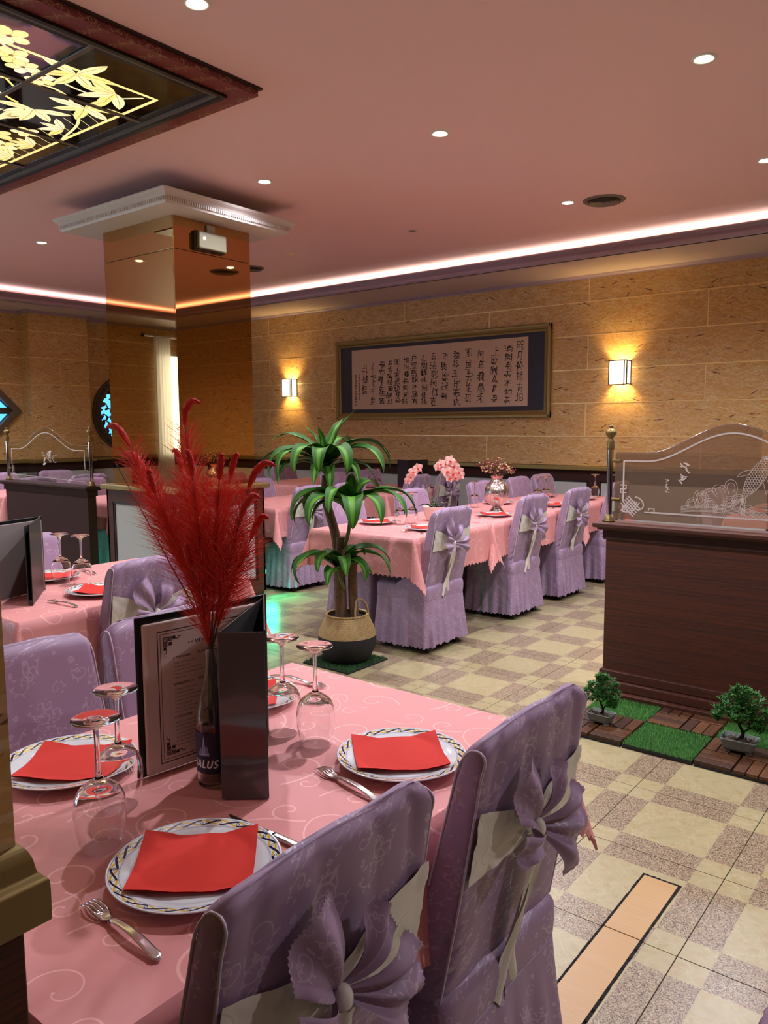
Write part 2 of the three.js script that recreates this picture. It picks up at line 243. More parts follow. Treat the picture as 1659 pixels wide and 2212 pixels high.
// wall panelling: rows of strand board with brass joint lines
const ROWS = [3.115, 2.862, 2.49, 2.112, 1.736, 1.36, 1.02];
const panelGeo = (len, h, t) => boxUV(new THREE.BoxGeometry(len, h, t));
function panelWall(g, { len, place, joints, holes = [] }) {            // place(s, y, d, geo): s along the wall, d out of it
  const ev = new Evaluator(); ev.useGroups = false;
  for (let r = 0; r < 6; r++) {
    const y1 = ROWS[r] - .005, y0 = ROWS[r + 1] + .005, js = joints(r);
    for (let k = 0; k < js.length - 1; k++) {
      const a = js[k] + .004, b = js[k + 1] - .004; if (b - a < .03) continue;
      let geo = boxUV(moved(new THREE.BoxGeometry(b - a, y1 - y0, .014), (a + b) / 2, (y0 + y1) / 2, .007));
      const ou = rnd() * 2.4, ov = rnd() * 1.2, uv = geo.attributes.uv; for (let i = 0; i < uv.count; i++) uv.setXY(i, uv.getX(i) + ou, uv.getY(i) + ov);
      for (const h of holes) if (a < h.s + h.r && b > h.s - h.r && y0 < h.y + h.r && y1 > h.y - h.r) {
        const A = new Brush(geo), B = new Brush(h.geo.clone()); A.updateMatrixWorld(); B.updateMatrixWorld(); const R = ev.evaluate(A, B, SUBTRACTION); geo = R.geometry.clone(); if (!geo.attributes.position.count) { geo = null; break; } 
      }
      if (geo && geo.attributes.position.count > 2) mesh('panel', place(geo), M.osb, g);
      if (k) mesh('joint_line', place(box(js[k] - .005, js[k] + .005, y0 - .004, y1 + .004, .002, .0155)), M.brassLine, g);
    }
    if (r) { const parts = []; const segs = [[0, len]]; const y = ROWS[r];
      let s0 = 0; const cuts = holes.filter((h) => Math.abs(y - h.y) < h.r).map((h) => { const w = h.half(y - h.y); return [h.s - w, h.s + w]; }).sort((a, b) => a[0] - b[0]);
      for (const [a, b] of cuts) { parts.push([s0, a]); s0 = b; } parts.push([s0, len]);
      for (const [a, b] of parts) if (b > a) mesh('joint_line', place(box(a, b, y - .0055, y + .0055, .002, .0155)), M.brassLine, g); }
  }
}
function wainscot(g, len, place, step = 1.9) {
  mesh('wood_frame', place(boxUV(box(0, len, 0, .975, -.002, .012))), M.brown, g);
  mesh('ledge', place(rbox(0, len, .972, 1.02, 0, .06, .008, 3)), M.ledge, g);
  const n = Math.max(1, Math.round(len / step)), w = len / n;
  for (let i = 0; i < n; i++) { const a = i * w + .07, b = (i + 1) * w - .07; mesh('panel_rim', place(merge([box(a, b, .835, .85, .01, .022), box(a, b, .13, .145, .01, .022), box(a, a + .015, .13, .85, .01, .022), box(b - .015, b, .13, .85, .01, .022)])), M.black, g); mesh('white_panel', place(box(a + .012, b - .012, .14, .84, .008, .017)), M.panelWhite, g); }
  mesh('skirting', place(box(0, len, 0, .1, 0, .02)), M.darkwood, g);
}
const crownP = [[0, 3.115], [.012, 3.108], [.018, 3.125], [.04, 3.135], [.06, 3.165], [.085, 3.172], [.085, 3.19], [0, 3.19]];
{
  const w = struct('wall_back'); const L = RIGHT - LEFT;
  mesh('backing', box(LEFT - .2, RIGHT + .2, 0, CEIL, BACK - .2, BACK), M.darkwood, w);
  const place = (g) => g.clone().translate(LEFT, 0, BACK);
  const J = (x) => x - LEFT;
  const off = [-3.745, -5.03, -3.745, -5.03, -3.76, -5.05];
  panelWall(w, { len: L, place, joints: (r) => { const o = [0]; for (let x = off[r] - 2.575 * 4; x < RIGHT; x += 2.575 ) if (x > LEFT + .1) o.push(J(x)); o.push(L); return o; } });
  wainscot(w, L, place); mesh('upper_wall', box(LEFT, RIGHT, 3.19, CEIL, BACK, BACK + .02), M.ceiling, w);
  mesh('crown_moulding', moulding(crownP.map((q) => [q[0], q[1] - .0]), 'x', LEFT, RIGHT, BACK, 1), M.crown, w);
}
const HOLE = { round: { z: -7.53, y: 1.70, r: .6 }, diamond: { z: -5.2, y: 1.73, r: .56 }, curtain: { z0: .42, z1: 1.9, y0: .75, y1: 2.75 }, front: { z0: 2.5, z1: 4.5, y0: .75, y1: 2.75 } };
{
  // left wall: a masonry slab with three openings, then panelling, pilaster and windows
  const w = struct('wall_left');
  const s = new THREE.Shape([[BACK - .2, 0], [FRONT + .2, 0], [FRONT + .2, CEIL], [BACK - .2, CEIL]].map((q) => new THREE.Vector2(...q)));
  const h1 = new THREE.Path(); h1.absarc(HOLE.round.z, HOLE.round.y, .5, 0, Math.PI * 2, true);
  const d = .47, q = HOLE.diamond, h2 = new THREE.Path([[q.z - d, q.y], [q.z, q.y + d], [q.z + d, q.y], [q.z, q.y - d]].map((a) => new THREE.Vector2(...a)));
  const k = HOLE.curtain, h3 = new THREE.Path([[k.z0, k.y0], [k.z0, k.y1], [k.z1, k.y1], [k.z1, k.y0]].map((a) => new THREE.Vector2(...a)));
  const kf = HOLE.front; s.holes.push(h1, h2, h3, new THREE.Path([[kf.z0, kf.y0], [kf.z0, kf.y1], [kf.z1, kf.y1], [kf.z1, kf.y0]].map((a) => new THREE.Vector2(...a))));
  const g = new THREE.ExtrudeGeometry(s, { depth: .1, bevelEnabled: false, curveSegments: 40 }); g.rotateY(-Math.PI / 2); g.translate(LEFT, 0, 0);
  mesh('backing', boxUV(g), M.darkwood, w);
  const L = FRONT - BACK, place = (gg) => { const e = gg.clone(); e.rotateY(Math.PI / 2); e.translate(LEFT, 0, FRONT); return e; };   // s runs from the front to the back
  const S = (z) => FRONT - z;
  const cyl = moved(new THREE.CylinderGeometry(.6, .6, .2, 40), S(HOLE.round.z), HOLE.round.y, 0, Math.PI / 2);
  const dia = moved(new THREE.BoxGeometry(.78, .78, .2), S(q.z), q.y, 0, 0, 0, Math.PI / 4);
  const rec = moved(new THREE.BoxGeometry(k.z1 - k.z0, k.y1 - k.y0, .2), S((k.z0 + k.z1) / 2), (k.y0 + k.y1) / 2, 0);
  const holes = [{ s: S(HOLE.round.z), y: HOLE.round.y, r: .6, geo: cyl, half: (dy) => Math.sqrt(Math.max(0, .36 - dy * dy)) }, { s: S(q.z), y: q.y, r: .56, geo: dia, half: (dy) => Math.max(0, .552 - Math.abs(dy)) }, { s: S((k.z0 + k.z1) / 2), y: (k.y0 + k.y1) / 2, r: 1.0, geo: rec, half: (dy) => (k.z1 - k.z0) / 2 }, { s: S(3.5), y: 1.75, r: 1.0, geo: moved(new THREE.BoxGeometry(2, 2, .2), S(3.5), 1.75, 0), half: () => 1 }];
  panelWall(w, { len: L, place, holes, joints: (r) => { const o = [0]; for (let x = r % 2 ? .7 : 1.99; x < L - .05; x += 2.575) o.push(x); o.push(L); return o; } });
  wainscot(w, L, place, 1.7);
  mesh('upper_wall', box(LEFT, LEFT + .02, 3.19, CEIL, BACK, FRONT), M.ceiling, w);
  mesh('crown_moulding', moulding(crownP, 'z', BACK, FRONT, LEFT, 1), M.crown, w);
  // pilaster
  const pil = struct('wall_pilaster'); const pz0 = -6.73, pz1 = -5.81, px = -11.0;
  mesh('core', box(LEFT + .005, px - .016, 0, 3.19, pz0 + .016, pz1 - .016), M.darkwood, pil);
  for (let r = 0; r < 6; r++) {
    const y1 = ROWS[r] - .005, y0 = ROWS[r + 1] + .005, mid = -6.27;
    const pan = (a, b, c, e) => { const gg = box(a, b, y0, y1, c, e), uv = gg.attributes.uv, o = rnd() * 2; for (let i = 0; i < uv.count; i++) uv.setXY(i, uv.getX(i) + o, uv.getY(i) * 1 + o * .7); mesh('panel', gg, M.osb, pil); };
    if (r % 2) pan(px - .014, px, pz0, pz1); else { pan(px - .014, px, pz0, mid - .004); pan(px - .014, px, mid + .004, pz1); mesh('joint_line', box(px - .012, px - .003, y0, y1, mid - .0035, mid + .0035), M.brassLine, pil); }
    pan(LEFT + .015, px - .015, pz1 - .014, pz1); pan(LEFT + .015, px - .015, pz0, pz0 + .014);
    if (r) mesh('joint_line', merge([box(px - .012, px - .003, ROWS[r] - .0045, ROWS[r] + .0045, pz0 + .003, pz1 - .003), box(LEFT + .015, px - .003, ROWS[r] - .0045, ROWS[r] + .0045, pz1 - .012, pz1 - .003)]), M.brassLine, pil);
  }
  mesh('wainscot', box(LEFT + .02, px + .002, 0, .98, pz0 - .01, pz1 + .01), M.brown, pil); mesh('white_panel', box(px, px + .008, .14, .84, pz0 + .1, pz1 - .1), M.panelWhite, pil);
  mesh('ledge', rbox(LEFT + .02, px + .055, .972, 1.02, pz0 - .05, pz1 + .05, .008, 3), M.ledge, pil);
  mesh('crown_moulding', merge([moulding(crownP, 'z', pz0 - .08, pz1 + .08, px, 1), moulding(crownP, 'x', LEFT, px + .08, pz1, 1), moulding(crownP, 'x', LEFT, px + .08, pz0, -1)]), M.crown, pil);
}
{
  // round window: ring with a key border, pierced screen and pane
  const { z, y } = HOLE.round, w = struct('window_1', [LEFT, y, z]);
  const toWall = (g) => g.rotateY(Math.PI / 2);
  const ringShape = (R, r) => { const s = new THREE.Shape(); s.absarc(0, 0, R, 0, 7); const h = new THREE.Path(); h.absarc(0, 0, r, 0, 7, true); s.holes.push(h); return s; };
  const full = (R, r) => { const s = new THREE.Shape(); s.absarc(0, 0, R, 0, Math.PI * 2, false); const h = new THREE.Path(); h.absarc(0, 0, r, 0, Math.PI * 2, true); s.holes.push(h); return s; };
  const bronze = std({ color: 0x5c5348, metalness: .3, roughness: .5 });
  mesh('frame', toWall(new THREE.ExtrudeGeometry(full(.612, .49), { depth: .05, bevelEnabled: true, bevelSize: .004, bevelThickness: .004, bevelSegments: 1, curveSegments: 64 })), bronze, w);
  const keys = []; const N = 44; const bar = (a, r0, r1, wd) => { const g = new THREE.BoxGeometry(r1 - r0, wd, .006); g.translate((r0 + r1) / 2, 0, .058); g.rotateZ(a); return g; }; const arc = (a0, a1, r) => { const g = new THREE.RingGeometry(r - .005, r + .005, 4, 1, a0, a1 - a0); g.translate(0, 0, .061); return g; };
  for (let i = 0; i < N; i++) { const a = i / N * Math.PI * 2, st = Math.PI * 2 / N; keys.push(bar(a, .525, .59, .009), bar(a + st * .72, .54, .59, .009), bar(a + st * .36, .54, .568, .009), arc(a, a + st * .74, .587), arc(a + st * .34, a + st * .74, .543), arc(a + st * .72, a + st * 1.02, .52)); }
  mesh('key_border', toWall(merge(keys)), M.black, w);
  // pierced screen: a rim, a solid heart with openings, and branches with leaves between them
  const ex = (sh, d = .012) => new THREE.ExtrudeGeometry(sh, { depth: d, bevelEnabled: false, curveSegments: 14 }), scr = [ex(full(.5, .455)), ex(full(.27, .2))];
  const leafAt = (cx, cy, L, T, th) => { const p = new THREE.Shape(); p.absellipse(0, 0, L, T, 0, Math.PI * 2); scr.push(ex(p).rotateZ(th).translate(cx, cy, 0)); };
  for (let i = 0; i < 16; i++) { const a = i / 16 * 6.283, b = a + rr(-.2, .2), pts = []; for (let k = 0; k <= 6; k++) { const r = .24 + .23 * k / 6, t = a + (b - a) * k / 6 + .12 * Math.sin(k); pts.push([r * Math.cos(t), r * Math.sin(t), .006]); if (k % 2) leafAt(r * Math.cos(t + .1), r * Math.sin(t + .1), rr(.03, .05), rr(.012, .02), t + rr(.6, 1.6)); } scr.push(tube(pts, .011, 14, 5)); }
  for (let i = 0; i < 26; i++) { const a = i / 26 * 6.283 + .1, r = .452; leafAt(r * Math.cos(a), r * Math.sin(a), .026, .018, a); }
  for (let i = 0; i < 9; i++) { const a = i / 9 * 6.283; leafAt(.1 * Math.cos(a), .1 * Math.sin(a), .085, .02, a); }
  mesh('pierced_screen', toWall(merge(scr)).translate(-.012, 0, 0), bronze, w);
  mesh('pane', toWall(new THREE.CircleGeometry(.5, 40)).translate(-.06, 0, 0), M.bluePane, w);
}
{
  const { z, y } = HOLE.diamond, w = struct('window_2', [LEFT, y, z]); const d = .5;
  const metal = std({ color: 0x6a5d4e, metalness: .4, roughness: .4 });
  const s = new THREE.Shape([[-.56, 0], [0, -.56], [.56, 0], [0, .56]].map((a) => new THREE.Vector2(...a))); s.holes.push(new THREE.Path([[-.45, 0], [0, .45], [.45, 0], [0, -.45]].map((a) => new THREE.Vector2(...a))));
  mesh('frame', new THREE.ExtrudeGeometry(s, { depth: .06, bevelEnabled: true, bevelSize: .006, bevelThickness: .006, bevelSegments: 1 }).rotateY(Math.PI / 2), metal, w);
  const s2 = new THREE.Shape([[-.5, 0], [0, -.5], [.5, 0], [0, .5]].map((a) => new THREE.Vector2(...a)));
  for (const s of [1, -1]) for (const q of [1, -1]) s2.holes.push(new THREE.Path([[s * .385, q * .045], [s * .05, q * .045], [s * .05, q * .38]].map((v) => new THREE.Vector2(...v))));
  mesh('lattice', new THREE.ExtrudeGeometry(s2, { depth: .015, bevelEnabled: false }).rotateY(Math.PI / 2).translate(-.015, 0, 0), std({ color: 0x40382f, roughness: .5 }), w);
  mesh('pane', new THREE.PlaneGeometry(.92, .92).rotateZ(Math.PI / 4).rotateY(Math.PI / 2).translate(-.05, 0, 0), M.bluePane, w);
}
{
  const k = HOLE.curtain, w = struct('window_3'), zc = (k.z0 + k.z1) / 2;
  mesh('frame', merge([box(LEFT - .12, LEFT - .04, k.y0, k.y1, k.z0, k.z0 + .06), box(LEFT - .12, LEFT - .04, k.y0, k.y1, k.z1 - .06, k.z1), box(LEFT - .12, LEFT - .04, k.y1 - .06, k.y1, k.z0, k.z1), box(LEFT - .12, LEFT - .04, k.y0, k.y0 + .06, k.z0, k.z1), box(LEFT - .11, LEFT - .05, k.y0, k.y1, zc - .03, zc + .03)]), M.whitePaint, w);
  mesh('pane', moved(new THREE.PlaneGeometry(k.z1 - k.z0, k.y1 - k.y0), LEFT - .08, (k.y0 + k.y1) / 2, zc, 0, Math.PI / 2), M.pane, w);
  const cm = std({ color: 0xe6e6ea, roughness: 0.95, side: DS }); const cmT = phys({ color: 0xe6e8ee, roughness: .95, transmission: .5, thickness: 0, side: DS });
  for (const [za, zb] of [[.3, .62], [1.62, 2.0]]) { const c = solo('curtain', grid(60, 20, (u, v) => [LEFT + .12 + .03 * Math.sin(u * 34) * (.5 + .5 * v), 2.98 - v * 2.75, za + (zb - za) * u]), cmT, za < 1 ? 'sheer white curtain at the tall window, seen only in the mirror pillar' : 'sheer white curtain at the far side of the tall window', 'curtain'); }
  const rod = thing('curtain_rod', 'dark curtain rod over the tall window, seen only in the mirror pillar', 'rod', [LEFT + .12, 2.98, 1.15]);
  mesh('rod', new THREE.CylinderGeometry(.016, .016, 2.1, 12).rotateX(Math.PI / 2), M.chrome, rod);
  for (const s of [-1, 1]) { mesh('finial', moved(new THREE.SphereGeometry(.03, 14, 10), 0, 0, s * 1.06), M.black, rod); mesh('bracket', box(-.12, .0, -.012, .012, s * .9 - .01, s * .9 + .01), M.black, rod); }
}
{ const k = HOLE.front, w = struct('window_4'); mesh('frame', merge([box(LEFT - .1, LEFT - .02, k.y0, k.y1, k.z0, k.z0 + .06), box(LEFT - .1, LEFT - .02, k.y0, k.y1, k.z1 - .06, k.z1), box(LEFT - .1, LEFT - .02, k.y1 - .06, k.y1, k.z0, k.z1), box(LEFT - .1, LEFT - .02, k.y0, k.y0 + .06, k.z0, k.z1), box(LEFT - .09, LEFT - .03, k.y0, k.y1, 3.47, 3.53)]), M.whitePaint, w); mesh('pane', moved(new THREE.PlaneGeometry(k.z1 - k.z0, k.y1 - k.y0), LEFT - .06, (k.y0 + k.y1) / 2, 3.5, 0, Math.PI / 2), M.pane, w); }
{ // the rest of the shell, outside the frame
  const r = struct('wall_right'); mesh('backing', box(RIGHT, RIGHT + .2, 0, CEIL, BACK - .2, FRONT + .2), M.darkwood, r);
  mesh('panel', box(RIGHT - .014, RIGHT, 1.02, 3.2, BACK, FRONT), M.osb, r); mesh('wainscot', box(RIGHT - .02, RIGHT, 0, .98, BACK, FRONT), M.brown, r); mesh('ledge', box(RIGHT - .06, RIGHT, .972, 1.02, BACK, FRONT), M.ledge, r);
  const f = struct('wall_front'); mesh('backing', box(LEFT - .2, RIGHT + .2, 0, CEIL, FRONT, FRONT + .2), M.darkwood, f);
  mesh('panel', box(LEFT, RIGHT, 1.02, 3.2, FRONT - .014, FRONT), M.osb, f); mesh('wainscot', box(LEFT, RIGHT, 0, .98, FRONT - .02, FRONT), M.brown, f); mesh('ledge', box(LEFT, RIGHT, .972, 1.02, FRONT - .06, FRONT), M.ledge, f);
}
// ---------- ceiling fittings ----------
const lampGroup = 'recessed downlights in the pink ceiling';
const lampProto = (() => {
  const t = thing('downlight', 'x', 'downlight', [0, 0, 0], 0, lampGroup);
  mesh('trim_ring', lathe([[.038, -.002], [.05, -.008], [.06, -.006], [.062, 0]], 28), std({ color: 0xd8d2cc, roughness: .4, side: DS }), t);
  mesh('lamp_face', new THREE.CylinderGeometry(.038, .03, .01, 24).translate(0, -.004, 0), std({ color: 0xffffff, emissive: 0xfff3df, emissiveIntensity: 30 }), t);
  return t;
})();
let firstLamp = true;
function downlight(x, z, label, I = K.spot) {
  let t = lampProto; if (firstLamp) { t.position.set(x, CEIL, z); t.userData.label = label; firstLamp = false; } else t = dup(lampProto, label, [x, CEIL, z]);
  const l = new THREE.SpotLight(0xf4f2ff, I, 0, rad(74), 0.75, 2); l.position.set(x, CEIL - .03, z); l.target.position.set(x, 0, z); l.castShadow = true; l.shadow.radius = 1.6; scene.add(l, l.target);
}
downlight(-4.50, -4.28, 'lit downlight just right of the mirror pillar');
downlight(-2.92, -4.30, 'lit downlight in the middle of the ceiling');
downlight(-1.31, -4.29, 'lit downlight near the upper right corner of the ceiling');
downlight(-2.97, -6.26, 'lit downlight beside the round ceiling vent');
downlight(-2.88, -2.36, 'lit downlight at the top edge, beside the glass ceiling panel');
downlight(-7.67, -4.24, 'lit downlight to the left of the mirror pillar');
for (const [x, z] of [[-1.31, -2.36], [.28, -4.29], [-1.43, -6.16], [.28, -6.16], [-9.3, -4.24], [-7.67, -2.36], [-9.3, -2.36], [-4.5, 1.5], [-7.67, .6], [1.9, -2.36]]) downlight(x, z, 'lit recessed downlight outside the picture', K.spot);
const offLamp = () => { const t = thing('unlit_downlight', '', 'downlight', [0, 0, 0], 0); mesh('trim_ring', lathe([[.038, -.002], [.05, -.008], [.06, -.006], [.062, 0]], 28), std({ color: 0xd8c4c0, roughness: .4, side: DS }), t); mesh('dark_lamp', new THREE.CylinderGeometry(.04, .04, .006, 20), std({ color: 0x8a7a74, roughness: .2 }), t); return t; };
{ const a = offLamp(); a.position.set(-4.53, CEIL, -6.21); a.userData.label = 'small unlit downlight above the hanging scroll picture'; const b = dup(a, 'small unlit downlight close to the right edge of the mirror pillar', [-6.12, CEIL, -6.21]); }
{ // round air vents
  const t = thing('ceiling_vent', 'round slatted air vent beside a lit downlight on the right of the ceiling', 'vent', [-2.71, CEIL, -6.39]); const m = std({ color: 0x6f625f, roughness: .5, side: DS });
  mesh('flange', lathe([[.135, -.012], [.15, -.014], [.17, -.006], [.172, 0]], 40), m, t); mesh('throat', new THREE.CylinderGeometry(.14, .14, .006, 36), std({ color: 0x3c3634, roughness: .7 }), t);
  for (let r = .03; r < .135; r += .024) mesh('ring', lathe([[r, -.012], [r + .017, -.02], [r + .017, -.016], [r, -.012]], 36), m, t);
  dup(t, 'round slatted air vent partly hidden behind the mirror pillar', [-7.05, CEIL, -6.44]);
}
{ // back-lit glass ceiling panel: black lacquered panes with a clear floral print
  const fx0 = -6.35, fx1 = -3.30, fz0 = -3.14, fz1 = -.6, gx0 = -6.08, gx1 = -3.45, gz0 = -2.93, gz1 = -.87, Y = 3.285;
  const W = 1536, Hh = 1200, P = W / (gx1 - gx0), X = (x) => (x - gx0) * P, Z = (z) => (gz1 - z) * P;       // canvas: right = +x, down = -z
  const art = (fg, lay) => (x) => {
    x.fillStyle = lay ? '#000' : '#0b0908'; x.fillRect(0, 0, W, Hh); let s0 = seed; seed = 99;
    const gold = () => fg(rnd()); x.lineJoin = x.lineCap = 'round';
    x.strokeStyle = gold(); x.lineWidth = 14; x.strokeRect(X(-5.95), Z(-1.0), X(-3.8) - X(-5.95), Z(-2.81) - Z(-1.0));
    const leaf = (a, b, L, T, th, curl = .3) => { x.save(); x.translate(X(a), Z(b)); x.rotate(th); x.fillStyle = gold(); x.beginPath(); x.moveTo(0, 0); x.bezierCurveTo(L * .3, -T, L * .75, -T * .8, L, curl * T); x.bezierCurveTo(L * .75, T * .9, L * .3, T, 0, 0); x.fill(); x.strokeStyle = 'rgba(90,60,10,.55)'; x.lineWidth = 2.2; x.beginPath(); x.moveTo(L * .05, 0); x.quadraticCurveTo(L * .5, -T * .15, L * .93, curl * T * .7); x.stroke(); x.restore(); };
    const vine = (pts, w) => { x.strokeStyle = gold(); x.lineWidth = w; x.beginPath(); const c = new THREE.CatmullRomCurve3(pts.map((q) => V(X(q[0]), Z(q[1]), 0))).getPoints(60); c.forEach((q, i) => (i ? x.lineTo(q.x, q.y) : x.moveTo(q.x, q.y))); x.stroke(); };
    const blossom = (a, b, R) => { for (let k = 0; k < 5; k++) { const t = k * 1.257 + .4; x.fillStyle = gold(); x.beginPath(); x.ellipse(X(a) + R * .62 * Math.cos(t), Z(b) + R * .62 * Math.sin(t), R * .5, R * .4, t, 0, 7); x.fill(); x.strokeStyle = 'rgba(90,60,10,.5)'; x.lineWidth = 1.6; x.stroke(); } x.fillStyle = 'rgba(110,70,10,.7)'; x.beginPath(); x.arc(X(a), Z(b), R * .12, 0, 7); x.fill(); };
    const lily = (a, b, R, t0, n = 6, span = 5) => { for (let k = 0; k < n; k++) leaf(a, b, R * rr(.85, 1.1), R * .24, t0 + span * k / n, rr(-.5, .6)); };
    const bird = (a, b, S, th) => { x.save(); x.translate(X(a), Z(b)); x.rotate(th); x.fillStyle = gold(); x.beginPath(); x.ellipse(0, 0, S, S * .45, 0, 0, 7); x.fill(); x.beginPath(); x.ellipse(S * .95, -S * .22, S * .34, S * .3, 0, 0, 7); x.fill(); x.beginPath(); x.moveTo(S * 1.2, -S * .3); x.lineTo(S * 1.55, -S * .12); x.lineTo(S * 1.2, -S * .08); x.fill(); x.beginPath(); x.moveTo(-S * .7, -S * .2); x.lineTo(-S * 2.1, -S * .1); x.lineTo(-S * 2.05, S * .1); x.lineTo(-S * .7, S * .25); x.fill(); x.strokeStyle = 'rgba(90,60,10,.6)'; x.lineWidth = 2; for (let k = 0; k < 5; k++) { x.beginPath(); x.moveTo(-S * .5 + k * S * .12, -S * .2); x.quadraticCurveTo(-S * .7, S * .1, -S * .3 + k * S * .1, S * .3); x.stroke(); } x.fillStyle = '#2a1c08'; x.beginPath(); x.arc(S * 1.02, -S * .28, S * .05, 0, 7); x.fill(); x.restore(); };
    vine([[-3.85, -1.3], [-3.75, -1.8], [-3.95, -2.2], [-4.0, -2.6], [-3.84, -2.75]], 9); vine([[-4.25, -1.0], [-4.0, -1.6], [-4.2, -2.0], [-4.1, -2.4], [-4.4, -2.7], [-4.75, -2.8]], 11); vine([[-4.6, -1.4], [-4.5, -1.9], [-4.7, -2.3], [-5.2, -2.6], [-5.8, -2.7]], 10); vine([[-5.9, -1.2], [-5.5, -1.6], [-5.0, -1.5], [-4.7, -1.7], [-4.35, -2.1], [-4.42, -2.34]], 12); vine([[-3.9, -1.0], [-4.1, -1.3], [-4.05, -1.8], [-3.86, -2.1]], 9); vine([[-4.35, -1.6], [-4.2, -1.75], [-4.3, -1.95], [-4.15, -2.1], [-4.25, -2.25]], 8);
    for (const [a, b, R] of [[-3.72, -1.95, 52], [-3.9, -2.05, 48], [-4.0, -1.92, 46], [-3.98, -2.15, 44], [-4.05, -2.28, 42], [-5.0, -2.5, 56], [-5.15, -2.62, 50], [-4.82, -2.6, 46], [-5.35, -2.45, 54], [-5.3, -2.68, 46], [-4.95, -1.3, 50], [-5.2, -1.2, 46], [-5.5, -1.9, 52], [-5.6, -2.6, 48]]) blossom(a, b, R);
    lily(-3.85, -2.36, 118, .3, 6, 5.6); lily(-3.9, -2.62, 120, 2.4, 5, 3.2); lily(-4.2, -2.62, 120, .2, 6, 5.2); lily(-4.45, -2.45, 118, 1.2, 5, 4.2); lily(-4.6, -2.72, 90, 3.2, 4, 3); lily(-5.3, -2.75, 104, 3.2, 5, 3); lily(-5.7, -2.75, 104, 3.3, 5, 3); lily(-5.0, -2.75, 90, 3.4, 5, 2.6); lily(-3.84, -1.2, 110, 1, 6, 5.5); lily(-5.6, -1.2, 110, .4, 6, 5.5);
    bird(-4.72, -2.28, 62, .5); bird(-4.6, -2.42, 62, .25); bird(-5.4, -2.15, 56, 2.6);
    for (let i = 0; i < 16; i++) vine([[-5.7 + i * .09, -2.8], [-5.68 + i * .092, -2.72], [-5.6 + i * .09, -2.62]], 3);
    seed = s0;
  };
  const cMap = tex(canvas(W, Hh, art((r) => hsl(46, 60, 70 + r * 10), false))), eMap = tex(canvas(W, Hh, art((r) => hsl(50 - r * 8, 80, 72 + r * 14), true)));
  const paneM = phys({ map: cMap, emissiveMap: eMap, emissive: 0xffffff, emissiveIntensity: 1.0, roughness: 0.06, clearcoat: 1, clearcoatRoughness: 0.02 });
  const t = thing('glass_ceiling_panel', 'large back-lit black glass ceiling panel with a golden floral print in a dark red frame', 'ceiling panel');
  const xs = [gx0, -5.45, -4.79, -4.13, gx1], zs = [gz0, -2.24, -1.55, gz1];
  for (let i = 0; i < 4; i++) for (let j = 0; j < 3; j++) {
    const g = new THREE.BoxGeometry(xs[i + 1] - xs[i] - .004, .008, zs[j + 1] - zs[j] - .004).translate((xs[i] + xs[i + 1]) / 2, Y + .01, (zs[j] + zs[j + 1]) / 2), uv = g.attributes.uv, p = g.attributes.position;
    for (let k = 0; k < uv.count; k++) uv.setXY(k, X(p.getX(k)) / W, 1 - Z(p.getZ(k)) / Hh); mesh('light_pane', g, paneM, t);
  }
  const barM = std({ color: 0x6a6460, metalness: .4, roughness: .45 });
  for (const x of xs.slice(1, 4)) mesh('glazing_bar', rbox(x - .014, x + .014, Y - .004, Y + .006, gz0, gz1, .003, 1), barM, t);
  for (const z of zs.slice(1, 3)) mesh('glazing_bar', rbox(gx0, gx1, Y - .003, Y + .006, z - .014, z + .014, .003, 1), barM, t);
  const frameC = canvas(1024, 128, (x) => { x.fillStyle = '#6e282b'; x.fillRect(0, 0, 1024, 128); for (let i = 0; i < 26; i++) { const px = i * 40, py = 64 + 22 * Math.sin(i * 1.9); x.strokeStyle = hsl(38, 24, rr(46, 62), .6); x.fillStyle = hsl(38, 24, rr(42, 58), .5); x.lineWidth = rr(2, 5); x.beginPath(); x.moveTo(px, py); x.bezierCurveTo(px + 20, py - 40, px + 40, py + 40, px + 66, py - 6); x.stroke(); spiral(x, px + 18, py, rr(10, 20), rnd() * 6, rnd() < .5 ? 1 : -1, 3); for (let k = 0; k < 4; k++) { x.beginPath(); x.ellipse(px + rr(-10, 40), py + rr(-30, 30), rr(5, 12), 3, rnd() * 3, 0, 7); x.fill(); } } });
  const redM = std({ map: tex(frameC, true, [1 / 1.3, 1 / .16]), roughness: .38 });
  // the frame: a red band with dark edges, mitred
  const side = (name, y0, y1, o0, o1, mat, r = .003) => { // o = inset of the outer and inner edge from the frame outline
    const A = [fx0 + o0, fx1 - o0, fz0 + o0, fz1 - o0], B = [fx0 + o1, fx1 - o1, fz0 + o1, fz1 - o1];
    const q = (p) => { const s = new THREE.Shape(p.map((a) => new THREE.Vector2(a[0], -a[1]))); const g = new THREE.ExtrudeGeometry(s, { depth: y1 - y0, bevelEnabled: false }); g.rotateX(-Math.PI / 2); g.translate(0, y0, 0); return boxUV(g); };
    mesh(name, q([[A[1], A[2]], [A[1], A[3]], [B[1], B[3]], [B[1], B[2]]]), mat, t); mesh(name, q([[A[0], A[3]], [A[0], A[2]], [B[0], B[2]], [B[0], B[3]]]), mat, t);
    mesh(name, q([[A[0], A[2]], [A[1], A[2]], [B[1], B[2]], [B[0], B[2]]]), mat, t); mesh(name, q([[A[1], A[3]], [A[0], A[3]], [B[0], B[3]], [B[1], B[3]]]), mat, t);
  };
  side('frame_edge', 3.32, 3.332, 0, .018, M.darkwood); side('red_band', 3.285, 3.33, .018, .135, redM); side('inner_lip', 3.27, 3.325, .135, .162, M.black); side('grey_bead', 3.278, 3.32, .162, .192, barM); side('dark_reveal', 3.288, 3.32, .192, .24, M.black);
}
